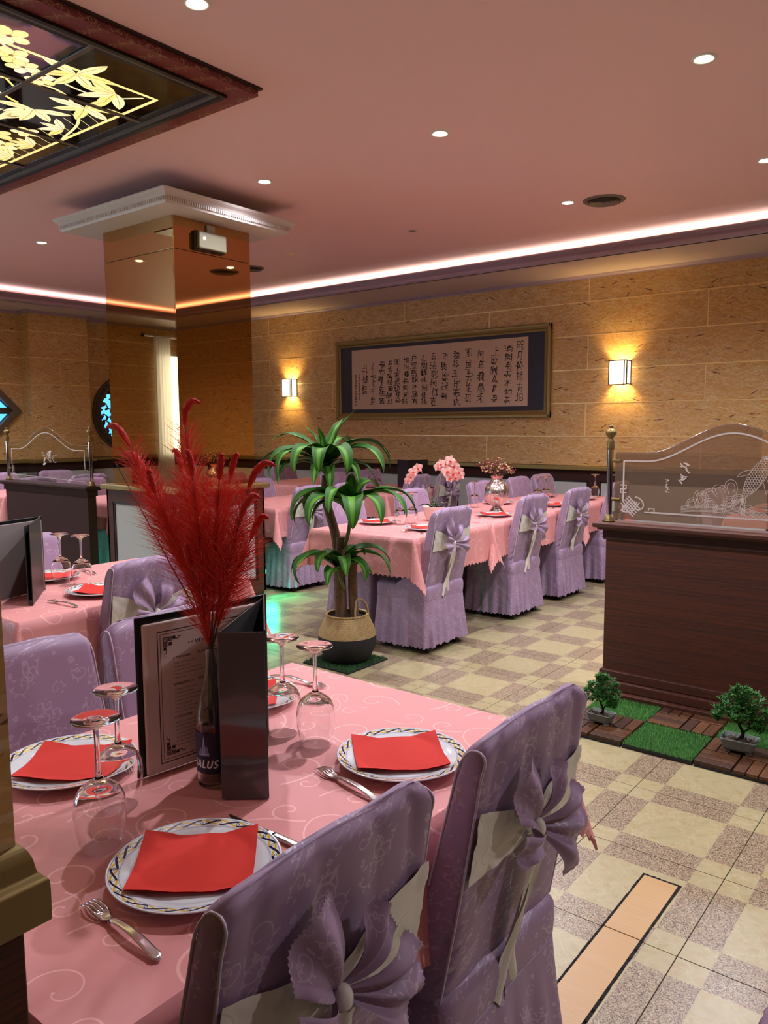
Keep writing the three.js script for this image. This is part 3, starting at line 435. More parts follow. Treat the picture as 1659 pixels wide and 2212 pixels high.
// ---------- the mirror pillar ----------
const PIL = { x0: -6.01, x1: -5.076, z0: -4.641, z1: -3.865 };
{
  const { x0, x1, z0, z1 } = PIL, t = thing('mirror_pillar', 'square pillar clad in bronze mirror with a white cornice and a panelled wooden base', 'pillar');
  mesh('core', box(x0 + .012, x1 - .012, .9, 3.1, z0 + .012, z1 - .012), M.darkwood, t);
  const pan = (a, b, c, d, e, f) => mesh('mirror_panel', rbox(a, b, c, d, e, f, .0015, 1), M.mirror, t);
  for (const [a, b] of [[1.008, 2.852], [2.856, 3.1]]) { pan(x1 - .012, x1, a, b, z0, z1 - .001); pan(x0, x1 - .013, a, b, z1 - .012, z1); pan(x0, x0 + .012, a, b, z0 + .012, z1 - .013); pan(x0 + .013, x1 - .013, a, b, z0, z0 + .012); }
  // cornice: flat tray with a moulded edge and a dentil row
  const e = .235, T = [[-.03, 3.1], [.0, 3.1], [.004, 3.112], [.008, 3.118], [.008, 3.146], [.012, 3.152], [.022, 3.165], [.045, 3.182], [.05, 3.19], [.05, 3.2], [-.03, 3.2]];
  mesh('cornice_tray', box(x0 - e, x1 + e, 3.1, 3.195, z0 - e, z1 + e), M.whitePaint, t);
  { const g = loft(T.slice(1, -1).map(([o, y]) => [[x0 - e - o, y, z1 + e + o], [x1 + e + o, y, z1 + e + o], [x1 + e + o, y, z0 - e - o], [x0 - e - o, y, z0 - e - o]]), true).toNonIndexed(); g.computeVertexNormals(); mesh('cornice_moulding', g, M.whitePaint, t); }
  const den = []; for (let z = z0 - e + .01; z < z1 + e; z += .021) den.push(new THREE.BoxGeometry(.012, .024, .012).translate(x1 + e + .012, 3.132, z)); for (let x = x0 - e + .01; x < x1 + e; x += .021) den.push(new THREE.BoxGeometry(.012, .024, .012).translate(x, 3.132, z1 + e + .012)); mesh('dentil_row', merge(den), M.whitePaint, t);
  mesh('white_neck', box(x0 + .05, x1 - .05, 3.2, CEIL, z0 + .05, z1 - .05), M.whitePaint, t);
  // base cabinet
  const b = { x0: x0 - .045, x1: x1 + .045, z0: z0 - .06, z1: z1 + .045 };
  mesh('base_carcass', box(b.x0 + .02, b.x1 - .02, .06, .965, b.z0 + .02, b.z1 - .02), M.darkwood, t);
  mesh('ledge', rbox(b.x0 - .04, b.x1 + .04, .965, 1.008, b.z0 - .04, b.z1 + .04, .01, 3), M.ledge, t); mesh('plinth', box(b.x0 + .01, b.x1 - .01, 0, .06, b.z0 + .01, b.z1 - .01), M.black, t);
  const face = (len, put) => { // a framed white panel
    mesh('panel_frame', put(merge([box(0, .085, .06, .965, 0, .02), box(len - .085, len, .06, .965, 0, .02), box(.085, len - .085, .86, .965, 0, .02), box(.085, len - .085, .06, .16, 0, .02)])), M.cherry, t);
    mesh('panel_rim', put(merge([box(.085, .105, .16, .86, -.004, .014), box(len - .105, len - .085, .16, .86, -.004, .014), box(.105, len - .105, .84, .86, -.004, .014), box(.105, len - .105, .16, .18, -.004, .014)])), M.black, t);
    mesh('white_panel', put(box(.104, len - .104, .178, .842, -.004, .006)), M.panelWhite, t);
  };
  face(b.x1 - b.x0, (g) => g.translate(b.x0, 0, b.z1 - .02)); face(b.z1 - b.z0, (g) => { g.rotateY(Math.PI / 2); return g.translate(b.x1 - .02, 0, b.z1); }); face(b.z1 - b.z0, (g) => { g.rotateY(-Math.PI / 2); return g.translate(b.x0 + .02, 0, b.z0); });
  mesh('back_board', box(b.x0, b.x1, .06, .965, b.z0, b.z0 + .02), M.brown, t);
  // emergency light
  const l = thing('emergency_light', 'small rectangular emergency light fixed high on the mirror pillar', 'emergency light', [x1, 2.945, -4.2]);
  mesh('housing', rbox(0, .028, -.075, .075, -.145, .145, .006), std({ color: 0x2e2822, roughness: .4 }), l);
  mesh('diffuser', rbox(.026, .066, -.066, .066, -.138, .138, .012, 3), phys({ color: 0x67634f, roughness: .4, clearcoat: .5 }), l);
  mesh('indicator_lamp', moved(new THREE.SphereGeometry(.012, 12, 8), .066, .012, .088), std({ color: 0xffe2a0, emissive: 0xffd080, emissiveIntensity: 5 }), l);
  mesh('bracket', rbox(0, .02, .07, .135, -.06, .02, .006), M.whitePaint, l);
  // green light bars at the back of the base
  for (const [x, z, r, s] of [[b.x1 - .16, b.z0 - .03, 0, 'behind the right'], [b.x0 - .03, -4.13, Math.PI / 2, 'on the left']]) {
    const g = thing('green_light_bar', `green light bar low ${s} side of the mirror pillar base`, 'light', [x, .21, z], r);
    mesh('lens', rbox(-.12, .12, -.02, .02, -.016, .012, .006), std({ color: 0x0a8860, emissive: 0x00ffb0, emissiveIntensity: 4 }), g); mesh('mount', box(-.1, .1, -.024, .024, .012, .03), M.black, g);
  }
  for (const [x, I] of [[b.x1 + .02, 1], [b.x0 - .02, 1]]) { const s = x > -5.5 ? 1 : -1, p = new THREE.SpotLight(0x04ffb4, K.green * I, 0, rad(66), .6, 2); p.position.set(s > 0 ? x - .02 : b.x0 - .07, .2, s > 0 ? b.z0 - .06 : -4.13); p.target.position.set(p.position.x + s * .3, .0, s > 0 ? b.z0 - .06 : -4.2); p.castShadow = true; p.shadow.radius = 1.5; scene.add(p, p.target); }
}
{ // foreground pillar at the left edge
  const t = thing('wood_pillar', 'strand board pillar with a gold ledge over dark wood, cut by the left edge', 'pillar'); const x1 = -.815, z0 = -.385, x0 = -1.75, z1 = .5;
  for (let r = 0; r < 6; r++) { const y1 = ROWS[r] - .004, y0 = ROWS[r + 1] + .004; mesh('panel', box(x1 - .02, x1, y0, y1, z0, z1), M.osb, t); mesh('panel', box(x0, x1 - .02, y0, y1, z0, z0 + .02), M.osb, t); mesh('joint_line', box(x0 + .002, x1 - .003, y0 - .008, y0, z0 + .003, z1), M.brassLine, t); }
  mesh('core', box(x0 + .01, x1 - .015, 0, CEIL, z0 + .015, z1), M.darkwood, t); mesh('head', box(x0, x1, 3.115, CEIL, z0, z1), M.crown, t);
  const L = [[0, .96], [.022, .96], [.024, .963], [.024, 1.004], [.02, 1.01], [.015, 1.016], [.012, 1.032], [.007, 1.044], [0, 1.048]];
  const q = (o) => [[x0, z0 - o], [x1 + o, z0 - o], [x1 + o, z1], [x0, z1]]; mesh('ledge', loft(new THREE.CatmullRomCurve3(L.slice(1, -1).concat([[.0, 1.048]]).map((v) => V(v[0], v[1], 0)), false, 'catmullrom', .35).getPoints(48).map((v) => [v.x, v.y]).map(([o, y]) => resample(q(o), 4).length && q(o).map(([x, z]) => [x, y, z]).reverse()), true, true).toNonIndexed(), M.ledge, t).geometry.computeVertexNormals();
  mesh('base_panel', rbox(x0, x1 + .003, 0, .961, z0 - .003, z1, .003), M.cherry, t);
}
// ---------- partitions ----------
function etchTexture(w, h, draw) { return tex(canvas(w, h, (x) => { x.fillStyle = '#000'; x.fillRect(0, 0, w, h); x.strokeStyle = x.fillStyle = '#fff'; x.lineCap = x.lineJoin = 'round'; draw(x, w, h); }), false); }
const topCurve = (u, flat, peak) => { const a = Math.abs(u - .5) * 2; const e = a > .72 ? 0 : .5 + .5 * Math.cos(a / .72 * Math.PI); return flat + (peak - flat) * e; };
function partition(name, label, x0, x1, zf, paneM, { flat, peak, art, artSize, wood }) {
  const t = thing(name, label, 'partition', [x0, 0, zf]); const L = x1 - x0, d = .085;
  mesh('body', rbox(.06, L - .06, .1, .90, -d, 0, .004), wood, t); mesh('top_rail', rbox(.045, L - .045, .875, .94, -d - .01, .012, .004), M.brown, t);
  mesh('top_board', merge([rbox(.0, L, .94, .966, -d - .05, .055, .008, 3), rbox(.02, L - .02, .928, .944, -d - .03, .035, .004)]), wood, t);
  mesh('plinth', merge([rbox(.04, L - .04, 0, .05, -d - .03, .09, .006), rbox(.045, L - .045, .05, .1, -d - .02, .055, .006), rbox(.05, L - .05, .1, .15, -d - .015, .028, .006)]), M.cherry, t);
  for (const px of [.055, L - .055]) {
    const post = mesh('post', moved(new THREE.CylinderGeometry(.0165, .0165, .39, 20), px, 1.17, -.045), M.chrome, t);
    mesh('foot', moved(lathe([[0, 0], [.034, 0], [.034, .008], [.024, .012], [.022, .04], [0, .04]], 24), 0, -.204, 0).translate(px, 1.17, -.045), M.brass, post);
    mesh('finial', lathe([[.0, .19], [.019, .19], [.021, .2], [.019, .235], [.013, .245], [.012, .255], [.02, .262], [.029, .275], [.03, .286], [.024, .296], [.011, .304], [.008, .31], [.012, .314], [.012, .322], [0, .324]], 24).translate(px, 1.17, -.045), M.brass, post);
    for (const y of [1.09, 1.3]) { const s = px < L / 2 ? 1 : -1; mesh('clamp', moved(new THREE.CylinderGeometry(.01, .01, .05, 12), px + s * .035, y, -.045, 0, 0, Math.PI / 2), M.brass, post); }
  }
  const gx0 = .085, gx1 = L - .085, gw = gx1 - gx0, N = 48, s = new THREE.Shape(); s.moveTo(gx0, .985); s.lineTo(gx1, .985); for (let i = 0; i <= N; i++) { const u = 1 - i / N; s.lineTo(gx0 + gw * u, topCurve(u, flat, peak)); }
  const g = new THREE.ShapeGeometry(s); mesh('glass_pane', g.translate(0, 0, -.041), paneM, t);
  const edgePts = []; for (let i = 0; i <= N; i++) edgePts.push([gx0 + gw * i / N, topCurve(i / N, flat, peak), -.041]); mesh('glass_edge', tube(edgePts, .0028, 80, 5), M.chrome, t);
  const al = etchTexture(artSize[0], artSize[1], (x, w, h) => { const sx = (m) => (m - gx0) / gw * w, sy = (y) => h - (y - .985) / (peak - .985) * h, k = w / gw; art(x, sx, sy, k, gx0, gx1, (u) => topCurve(u, flat, peak)); });
  const eg = new THREE.PlaneGeometry(gw, peak - .985).translate((gx0 + gx1) / 2, (.985 + peak) / 2, -.037);
  mesh('etched_design', eg, std({ color: 0xcfc5bd, roughness: .85, alphaMap: al, transparent: true, side: DS }), t);
  return t;
}
function koi(x, X, Y, k, cx, cy, S, th) { // fish made of scale arcs
  x.save(); x.translate(X(cx), Y(cy)); x.rotate(th); const q = S * k; x.lineWidth = 2.2;
  x.beginPath(); x.moveTo(-q, 0); x.bezierCurveTo(-q * .4, -q * .42, q * .45, -q * .4, q, 0); x.bezierCurveTo(q * .45, q * .36, -q * .4, q * .36, -q, 0); x.stroke();
  x.save(); x.clip(); for (let i = -9; i < 9; i++) for (let j = -5; j < 6; j++) { x.beginPath(); x.arc(i * q * .1 + (j % 2) * q * .05, j * q * .085, q * .06, -1.3, 1.3); x.stroke(); } x.restore();
  for (const s of [-1, 1]) { x.beginPath(); x.moveTo(-q * .95, 0); x.bezierCurveTo(-q * 1.3, s * q * .1, -q * 1.5, s * q * .5, -q * 1.6, s * q * .55); x.bezierCurveTo(-q * 1.5, s * q * .2, -q * 1.3, 0, -q * .95, 0); x.stroke(); for (let n = 1; n < 4; n++) { x.beginPath(); x.moveTo(-q * .95, 0); x.quadraticCurveTo(-q * 1.25, s * q * .1 * n, -q * 1.5, s * q * .13 * n); x.stroke(); } x.beginPath(); x.moveTo(q * .1, s * q * .3); x.quadraticCurveTo(-q * .1, s * q * .62, -q * .4, s * q * .6); x.quadraticCurveTo(-q * .2, s * q * .4, -q * .1, s * q * .3); x.stroke(); }
  x.beginPath(); x.arc(q * .72, -q * .08, q * .045, 0, 7); x.fill(); x.beginPath(); x.arc(q * .5, 0, q * .3, -1, 1); x.stroke(); x.beginPath(); x.moveTo(q, 0); x.quadraticCurveTo(q * 1.2, q * .1, q * 1.25, q * .25); x.stroke(); x.restore();
}
function waves(x, X, Y, k, cx, cy, S) { x.lineWidth = 2.4; for (let i = 0; i < 7; i++) { const a = cx + S * (-.95 + .26 * i), b = cy + S * .2 * Math.sin(i * 1.7); for (let r = .06; r > .012; r -= .016) { x.beginPath(); x.arc(X(a), Y(b), r * k * S * 3, Math.PI * .8, Math.PI * 2.3); x.stroke(); } } for (let n = 0; n < 6; n++) { x.beginPath(); x.moveTo(X(cx - S * 1.3), Y(cy - S * (.1 + n * .035))); x.quadraticCurveTo(X(cx), Y(cy - S * (-.15 + n * .05)), X(cx + S * 1.3), Y(cy - S * (.25 + n * .03))); x.stroke(); } }
const glyphBlob = (x, a, b, s) => { x.lineWidth = s * .13; for (let k = 0; k < 6; k++) { x.beginPath(); const u = rr(-.5, .4), v = rr(-.5, .4); x.moveTo(a + u * s, b + v * s); x.quadraticCurveTo(a + (u + rr(-.1, .3)) * s, b + (v + .1) * s, a + (u + rr(.1, .5)) * s, b + (v + rr(-.1, .45)) * s); x.stroke(); } };
partition('partition_counter', 'low cherry wood partition with etched arched glass at the right edge', -1.735, -.36, -4.09, M.smokePane, {
  flat: 1.345, peak: 1.495, artSize: [1536, 640], wood: M.cherry,
  art: (x, X, Y, k, a, b, top) => {
    x.lineWidth = .0085 * k; x.beginPath(); x.moveTo(X(a + .05), Y(1.085)); x.lineTo(X(a + .05), Y(1.30)); for (let i = 0; i <= 60; i++) { const m = a + .05 + (b - a - .1) * i / 60, u = (m - a) / (b - a); x.lineTo(X(m), Y(top(u) - .044)); } x.lineTo(X(b - .05), Y(1.03)); x.lineTo(X(a + .2), Y(1.03)); x.stroke();
    x.lineWidth = .006 * k; const key = (m, y, s) => { x.beginPath(); x.moveTo(X(m), Y(y)); x.lineTo(X(m + .05 * s), Y(y)); x.lineTo(X(m + .05 * s), Y(y + .02)); x.lineTo(X(m + .02 * s), Y(y + .02)); x.lineTo(X(m + .02 * s), Y(y + .01)); x.stroke(); }; key(a + .17, 1.03, 1); x.beginPath(); x.moveTo(X(a + .035), Y(1.17)); x.lineTo(X(a + .065), Y(1.17)); x.lineTo(X(a + .065), Y(1.15)); x.lineTo(X(a + .035), Y(1.15)); x.lineTo(X(a + .035), Y(1.13)); x.lineTo(X(a + .065), Y(1.13)); x.stroke();
    x.lineWidth = .0065 * k; const cx = a + .095, cy = 1.055; for (let i = 0; i < 5; i++) { const o = -.04 + i * .02; x.beginPath(); x.moveTo(X(cx - .035 + o * .5), Y(cy + .035 + o * .5)); x.lineTo(X(cx + .03 + o * .5), Y(cy - .03 + o * .5)); x.stroke(); x.beginPath(); x.moveTo(X(cx + o * .6 - .03), Y(cy - .03 - o * .2)); x.lineTo(X(cx + o * .6 + .02), Y(cy + .03 - o * .2)); x.stroke(); } x.beginPath(); x.ellipse(X(cx + .03), Y(cy + .02), .04 * k, .03 * k, .6, -2.2, 1.2); x.stroke(); x.strokeRect(X(a + .048), Y(1.056), .03 * k, .03 * k);
    koi(x, X, Y, k, a + .72, 1.24, .13, -1.05); waves(x, X, Y, k, a + .58, 1.09, .17); for (let i = 0; i < 4; i++) { x.lineWidth = 2.4; for (const s of [.6, 1]) { x.beginPath(); x.ellipse(X(a + .45 + i * .05), Y(1.12 + .02 * i), .03 * k * s, .04 * k * s, i, 0, 4.5); x.stroke(); } }
    for (let i = 0; i < 2; i++) glyphBlob(x, X(a + .365), Y(1.275 - i * .05), .045 * k); for (let i = 0; i < 3; i++) glyphBlob(x, X(a + .285), Y(1.205 - i * .028), .022 * k);
  } });
partition('partition_counter', 'dark wooden partition with chrome posts and arched clear glass left of the mirror pillar', -7.98, -6.36, -3.86, M.clearPane, {
  flat: 1.33, peak: 1.49, artSize: [1024, 400], wood: M.brown,
  art: (x, X, Y, k, a, b, top) => { x.lineWidth = .008 * k; x.beginPath(); x.moveTo(X(a + .06), Y(1.12)); x.lineTo(X(a + .06), Y(1.28)); for (let i = 0; i <= 60; i++) { const m = a + .06 + (b - a - .12) * i / 60, u = (m - a) / (b - a); x.lineTo(X(m), Y(top(u) - .046)); } x.lineTo(X(b - .06), Y(1.12)); x.stroke(); x.lineWidth = .005 * k; for (let i = 0; i < 3; i++) { x.beginPath(); x.arc(X(a + .08), Y(1.1 - i * .02), .015 * k, 0, 7); x.stroke(); } const cx = (a + b) / 2; for (let i = 0; i < 9; i++) { x.beginPath(); x.ellipse(X(cx - .06 + rr(-.08, .14)), Y(1.2 + rr(-.08, .1)), .03 * k, .012 * k, rr(0, 3), 0, 7); i % 2 ? x.fill() : x.stroke(); } x.beginPath(); x.arc(X(cx + .16), Y(1.2), .04 * k, 1, 5.5); x.stroke(); x.beginPath(); x.moveTo(X(a + .06), Y(1.03)); x.lineTo(X(b - .06), Y(1.0)); x.stroke(); } });
// ---------- wall lamps and the framed scroll ----------
function sconce(x, label) {
  const t = thing('wall_sconce', label, 'wall lamp', [x, 2.055, BACK + .014]); const w = .1, h = .13, d = .12, wd = std({ color: 0x4a2e18, roughness: .45 });
  const bar = (a, b, c, e, f, g) => mesh('frame_bar', rbox(a, b, c, e, f, g, .002, 1), wd, t);
  mesh('back_plate', box(-.06, .06, -.1, .1, 0, .006), wd, t);
  for (const s of [-1, 1]) { bar(s * w - .006, s * w + .006, -h, h, d - .012, d); bar(s * w - .006, s * w + .006, -h, h, 0, .012); bar(-w, w, s * h - .006, s * h + .006, d - .012, d); bar(s * w - .006, s * w + .006, h - .012, h, 0, d); bar(s * w - .006, s * w + .006, -h, -h + .012, 0, d); }
  bar(w - .035, w - .022, -h, h, d - .012, d);
  const pm = std({ color: 0xfff2d8, emissive: 0xffe2b0, emissiveIntensity: 4, side: DS });
  mesh('shade_pane', box(-w + .006, w - .006, -h + .008, h - .008, d - .009, d - .006), pm, t); mesh('shade_pane', box(-w - .001, -w + .002, -h + .012, h - .012, .012, d - .012), pm, t); mesh('shade_pane', box(w - .002, w + .001, -h + .012, h - .012, .012, d - .012), pm, t);
  const p = new THREE.PointLight(0xffd482, K.sconce, 0, 2); p.position.set(x, 2.06, BACK + .075); p.castShadow = true; p.shadow.radius = 2.5; scene.add(p);
}
sconce(-3.345, 'small wooden wall lamp glowing to the right of the framed calligraphy'); sconce(-8.42, 'small wooden wall lamp glowing between the mirror pillar and the framed calligraphy');
// brush strokes of the hanging scroll: each stroke a row of x,y digits on a ten by ten field
const GLYPH = {
  明: '1116 114146 1444 1646 61526589 618189 6484 6686', 月: '312718 31717968 3474 3676', 幾: '2114 1425 302635 604655 0474 3429 5489 7195', 時: '1117 113137 1434 1737 5282 6064 4595 757868 5667', 有: '1282 502836 3539 35757968 3757', 把: '1333 202918 0837 5158 518185 5585 588896',
  酒: '0112 0415 0827 3282 3439 34848979 5255 6255 3777', 問: '1119 114144 1344 81898978 515154 5384 3637 36666838', 青: '2171 2373 0585 4005 3539 35757968 3777', 天: '2181 0585 41361819 5589', 不: '1282 52351738 5259 6485', 知: '2113 1343 0545 33271838 3548 5358 53838858',
  上: '5059 5484 0999', 宮: '4051 111318929384 3336 33737636 2829 28686929', 闕: '1119 114143 1343 81898978 5383 3444 3539 3645 3848 64786555', 今: '401608 408894 4455 26767658', 夕: '40251637 31713519 4655', 是: '3135 31717535 3373 0686 4649 4874 37192899', 何: '20131507 1319 3282 82898978 4446 44646646',
  年: '3013 3181 2474 2427 0787 5159', 我: '5113 0494 31392818 0735 6068897885 82573848', 欲: '211305 4153 321508 3355 2629 26464929 61536283 72594998 7298', 乘: '7021 1383 5059 3236 6266 551708 5589', 風: '11281819 1181879796 3262 3436 34646636 52583868', 歸: '2113 1317 13434515 1747 0949 61818575 5383 5585 5797 7569',
  去: '2272 4044 0585 45281868 6789', 惟: '2029 1324 3344 614349 4383 4676 4989 6349', 恐: '1141 2124 0534 51615565 518189 37286888 17182667', 瓊: '1141 2126 1333 0645 5282 53838656 5686 58481869 7799', 樓: '0242 2029 240816 5181 5385 5158 47695878 47978559', 玉: '2171 2474 0888 4148 5667',
  宇: '4051 111318929384 3363 1585 53595948', 高: '4051 0282 33353565 33636535 1619 16868978 37396969 3767', 處: '404343 43631384 13181909 33643545 29456799', 勝: '11281819 11313928 1333 1535 5162 4383 62463748 6487 57897878', 寒: '4051 111318929384 2373 2575 3257 0787 47183829 5788 48595969', 起: '1141 2125 0555 2528 06091899 61818454 64676787',
  舞: '3012 1282 0484 2224 4244 6264 35152636 452938 5583 7579 5797', 弄: '2171 2373 4145 1575 0787 37291819 6769', 清: '0112 0415 0827 4181 4383 3595 6065 4649 46868978 4888', 影: '1115 11515515 1353 0666 3539 27181949 81648467 87695959', 似: '20130507 1319 31374858 52637384 81795969 7799', 在: '1282 50281639 2429 4585 6469 3999',
  人: '50352718 463989', 間: '1119 114144 1344 81898978 515154 5384 3539 35656939 3767', 轉: '0242 13174717 1343 1545 2029 0848 5282 6066 53855585 4797 75796978', 朱: '3122 1373 0585 5059 54371819 5689', 閣: '1119 114144 1344 81898978 4536 35657638 47496969 4767', 低: '20130507 1319 613238 3849 4485 52587989', 綺: '2012321535 3526 2529 0718 5282 60564858 6278 4595 56585878 85898978',
  戶: '4051 22727525 222718 2575', 照: '1115 11313515 1333 518175 61533545 56586878 1809 3849 5869 7889', 無: '3012 1282 0484 0686 2226 4246 6266 1809 3849 5869 7889', 眠: '1119 11313919 1333 1636 51818454 515849 5975 56866499', 應: '5051 1181 11281809 3437 6354 5457 5484 5676 5787 2839 48596968 7889', 恨: '2029 1324 3344 51585868 51818454 5868 64998567', 何2: '', 事: '1181 22242474 22727424 2676 0585 75782878 50594938', 長: '2125 2171 2373 2575 0686 26293948 46998557', 向: '504111 1219 12828978 3537 35656737', 別: '11144414 114144 24161808 155538 3519 6267 81898978', 圓: '1119 11818919 31333363 31616333 34373767 34646737 3666 38284858 5768', 悲: '40451808 6065 2141 2343 0545 6181 6383 6585 1729 37396979 5767 7889', 歡: '0141 2022 1434 251609 2529 2545 2747 2949 61536283 72594998 7398', 離: '2021 0141 12343212 1549 1659 154549 27384858 6143 5359 5383 5676 5989 7359', 合: '401607 408697 3555 2729 27777929',
  陰: '1119 1131233526 604444 608894 5564 4676 4787 67484888 7889', 晴: '1117 11313717 1434 5181 5383 4595 7075 5659 56868978 5888', 缺: '2113 1343 0555 3038 1618 1848 46485373 6282 828545 4595 72594948 6589', 此: '2128 2444 1317 0848 61688886 8264', 古: '0383 4045 2529 25757929', 難: '0242 1012 3032 13333515 0545 251608 2649 614353 5359 5383 5676 5989 7359', 全: '401607 408697 3555 2676 4549 1989', 但: '20130507 1319 414646 41818646 4484 3898', 願: '1141 11281809 23434525 2343 3538 2637 5191 7162 53585888 53838858 5585 5849 7899', 久: '30251607 31625338 463989', 千: '70412121 0484 4259', 里: '2125 21717525 2373 4149 2777 0989', 共: '3036 6066 1383 0686 3719 6789', 嬋: '20162949 323818 0444 5152 7182 53535585 53838555 5475 6069 4797', 娟: '20162949 323818 0444 51545484 51818454 5659 56868978 5888',
};
const COLUMNS = ['明月幾時有把', '酒問青天不知天', '上宮闕今夕是', '何年我欲乘', '風歸去惟恐', '瓊樓玉宇高處', '不勝寒起舞', '弄清影何似在', '人間轉朱閣低綺', '戶照無眠不應有', '恨何事長向別時', '圓人有悲歡離合', '月有陰晴圓缺此', '事古難全但願', '人長久千里', '共嬋娟'];
function brush(x, code, ox, oy, w, h, ink) {
  for (const st of code.split(' ')) {
    const p = []; for (let i = 0; i + 1 < st.length; i += 2) p.push([ox + (+st[i] / 9.5 + rr(-.02, .02)) * w, oy + (+st[i + 1] / 9.5 + rr(-.02, .02)) * h]);
    if (p.length < 2) continue; const c = new THREE.CatmullRomCurve3(p.map((q) => V(q[0], q[1], 0)), false, 'catmullrom', .35).getPoints(p.length * 8), n = c.length, w0 = ink * rr(.8, 1.5), w1 = ink * rr(.25, .8); x.fillStyle = '#14100f';
    c.forEach((q, i) => { const t = i / (n - 1), r = (w0 + (w1 - w0) * t) * (1 - .3 * Math.sin(t * 3)); x.beginPath(); x.arc(q.x, q.y, r / 2, 0, 7); x.fill(); });
  }
}
{
  const W = 2048, Hh = 612, c = canvas(W, Hh, (x) => {
    x.fillStyle = '#c9ae97'; x.fillRect(0, 0, W, Hh); for (let i = 0; i < 900; i++) { x.fillStyle = hsl(rr(22, 34), 30, rr(62, 76), .12); x.beginPath(); x.ellipse(rnd() * W, rnd() * Hh, rr(8, 60), rr(4, 20), rnd() * 3, 0, 7); x.fill(); }
    const xs = [1965, 1850, 1712, 1568, 1430, 1300, 1165, 1045, 925, 810, 705, 600, 500, 400, 290, 180];
    COLUMNS.forEach((col, k) => { const top = [30, 60, 70, 85, 60, 80, 80, 80, 100, 90, 110, 120, 130, 130, 140, 160][k], bot = [590, 600, 590, 590, 590, 600, 560, 590, 590, 580, 580, 560, 575, 575, 575, 470][k], step = (bot - top) / col.length; [...col].forEach((ch, i) => { const w = rr(66, 88), h = step * rr(.8, .98); brush(x, GLYPH[ch], xs[k] - w / 2 + rr(-10, 10), top + i * step, w, h, 8.2); }); });
    for (const [cx, n] of [[100, 10], [52, 11]]) for (let i = 0; i < n; i++) { const ks = Object.keys(GLYPH), g = GLYPH[ks[(i * 7 + cx) % ks.length]] || GLYPH.人; brush(x, g, cx - 13, 250 + i * 27, 26, 23, 3.4); }
    x.fillStyle = 'rgba(120,40,30,.6)'; x.fillRect(40, 556, 18, 20); x.fillStyle = 'rgba(90,60,50,.4)'; for (const [a, b] of [[1990, 105], [1478, 310], [350, 320]]) { x.beginPath(); x.ellipse(a, b, 9, 18, 0, 0, 7); x.fill(); }
  });
  const x0 = -7.515, x1 = -4.185, y0 = 1.578, y1 = 2.662, t = thing('framed_calligraphy', 'wide framed scroll of black brush calligraphy on tan paper with a dark mount', 'picture', [0, 0, BACK + .014]);
  const prof = (w, d) => [[0, 0], [w, 0], [w, d * .45], [w * .82, d * .55], [w * .72, d * .5], [w * .6, d * .8], [w * .35, d], [w * .1, d], [0, d * .8]];
  const bar = (len) => { const g = new THREE.ExtrudeGeometry(new THREE.Shape(prof(.085, .045).map((q) => new THREE.Vector2(...q))), { depth: len, bevelEnabled: false }); return g; };
  const w = x1 - x0, h = y1 - y0, fm = std({ color: 0x8a7440, metalness: .5, roughness: .42 });
  // side rails: profile (in, out) swept along the edge
  const rail = (len, ang, px, py) => { const g = bar(len); g.rotateY(Math.PI / 2); /* sweep along +x, in = -z */ g.applyMatrix4(new THREE.Matrix4().makeBasis(V(1, 0, 0), V(0, 0, 1), V(0, -1, 0))); g.rotateZ(ang); g.translate(px, py, 0); g.computeVertexNormals(); return boxUV(g); };
  mesh('frame_rail', rail(w, 0, x0, y0), fm, t); mesh('frame_rail', rail(h, Math.PI / 2, x1, y0), fm, t); mesh('frame_rail', rail(w, Math.PI, x1, y1), fm, t); mesh('frame_rail', rail(h, -Math.PI / 2, x0, y1), fm, t);
  mesh('mount', box(x0 + .03, x1 - .03, y0 + .03, y1 - .03, .004, .014), std({ color: 0x2f303c, roughness: .7 }), t);
  const pg = new THREE.PlaneGeometry(2.742, .814).translate((-7.227 - 4.485) / 2, (1.717 + 2.531) / 2, .0165); mesh('scroll', pg, std({ map: tex(c), roughness: .8 }), t);
}
// ---------- covered chair: local z = 0 is the rear of the back, the seat lies towards +z ----------
const wob = (x, y) => .5 * Math.sin(x * 31 + y * 7) + .3 * Math.sin(x * 53 - y * 11 + 1.3) + .2 * Math.sin(x * 17 + y * 23 + 2.1);
const rearZ = (y) => { const s = THREE.MathUtils.clamp((.955 - y) / .515, 0, 1.1); return .075 * s + .012 * s * s; };
const sideW = (y) => .212 + .012 * THREE.MathUtils.clamp((.955 - y) / .5, 0, 1);
function fan(a0, a1, R, { pleats = 3, amp = .016, puff = .045, scal = 0, nu = 120, nv = 14, wob0 = 0, grow = 0 }) { // pleated sheet spreading from the knot, in the x,y plane, puffed to -z
  return grid(nu, nv, (u, v) => { const a = rad(a0 + (a1 - a0) * u), e = Math.sin(Math.PI * Math.min(1, Math.max(0, u))) * .12 + .9; const r = .008 + (R * e * (1 + grow * (u - .5))) * v * (1 + (scal && v > .99 ? -.03 * Math.abs(Math.sin(u * scal)) : 0)); const pl = Math.cos(u * pleats * 2 * Math.PI + wob0) * amp * Math.pow(v, .7) * (1.1 - .5 * v); return [r * Math.cos(a), r * Math.sin(a), -.016 - puff * Math.sin(Math.min(1, v * 1.15) * Math.PI * .72) - pl]; }, (u, v) => [u * .16, v * .16]);
}
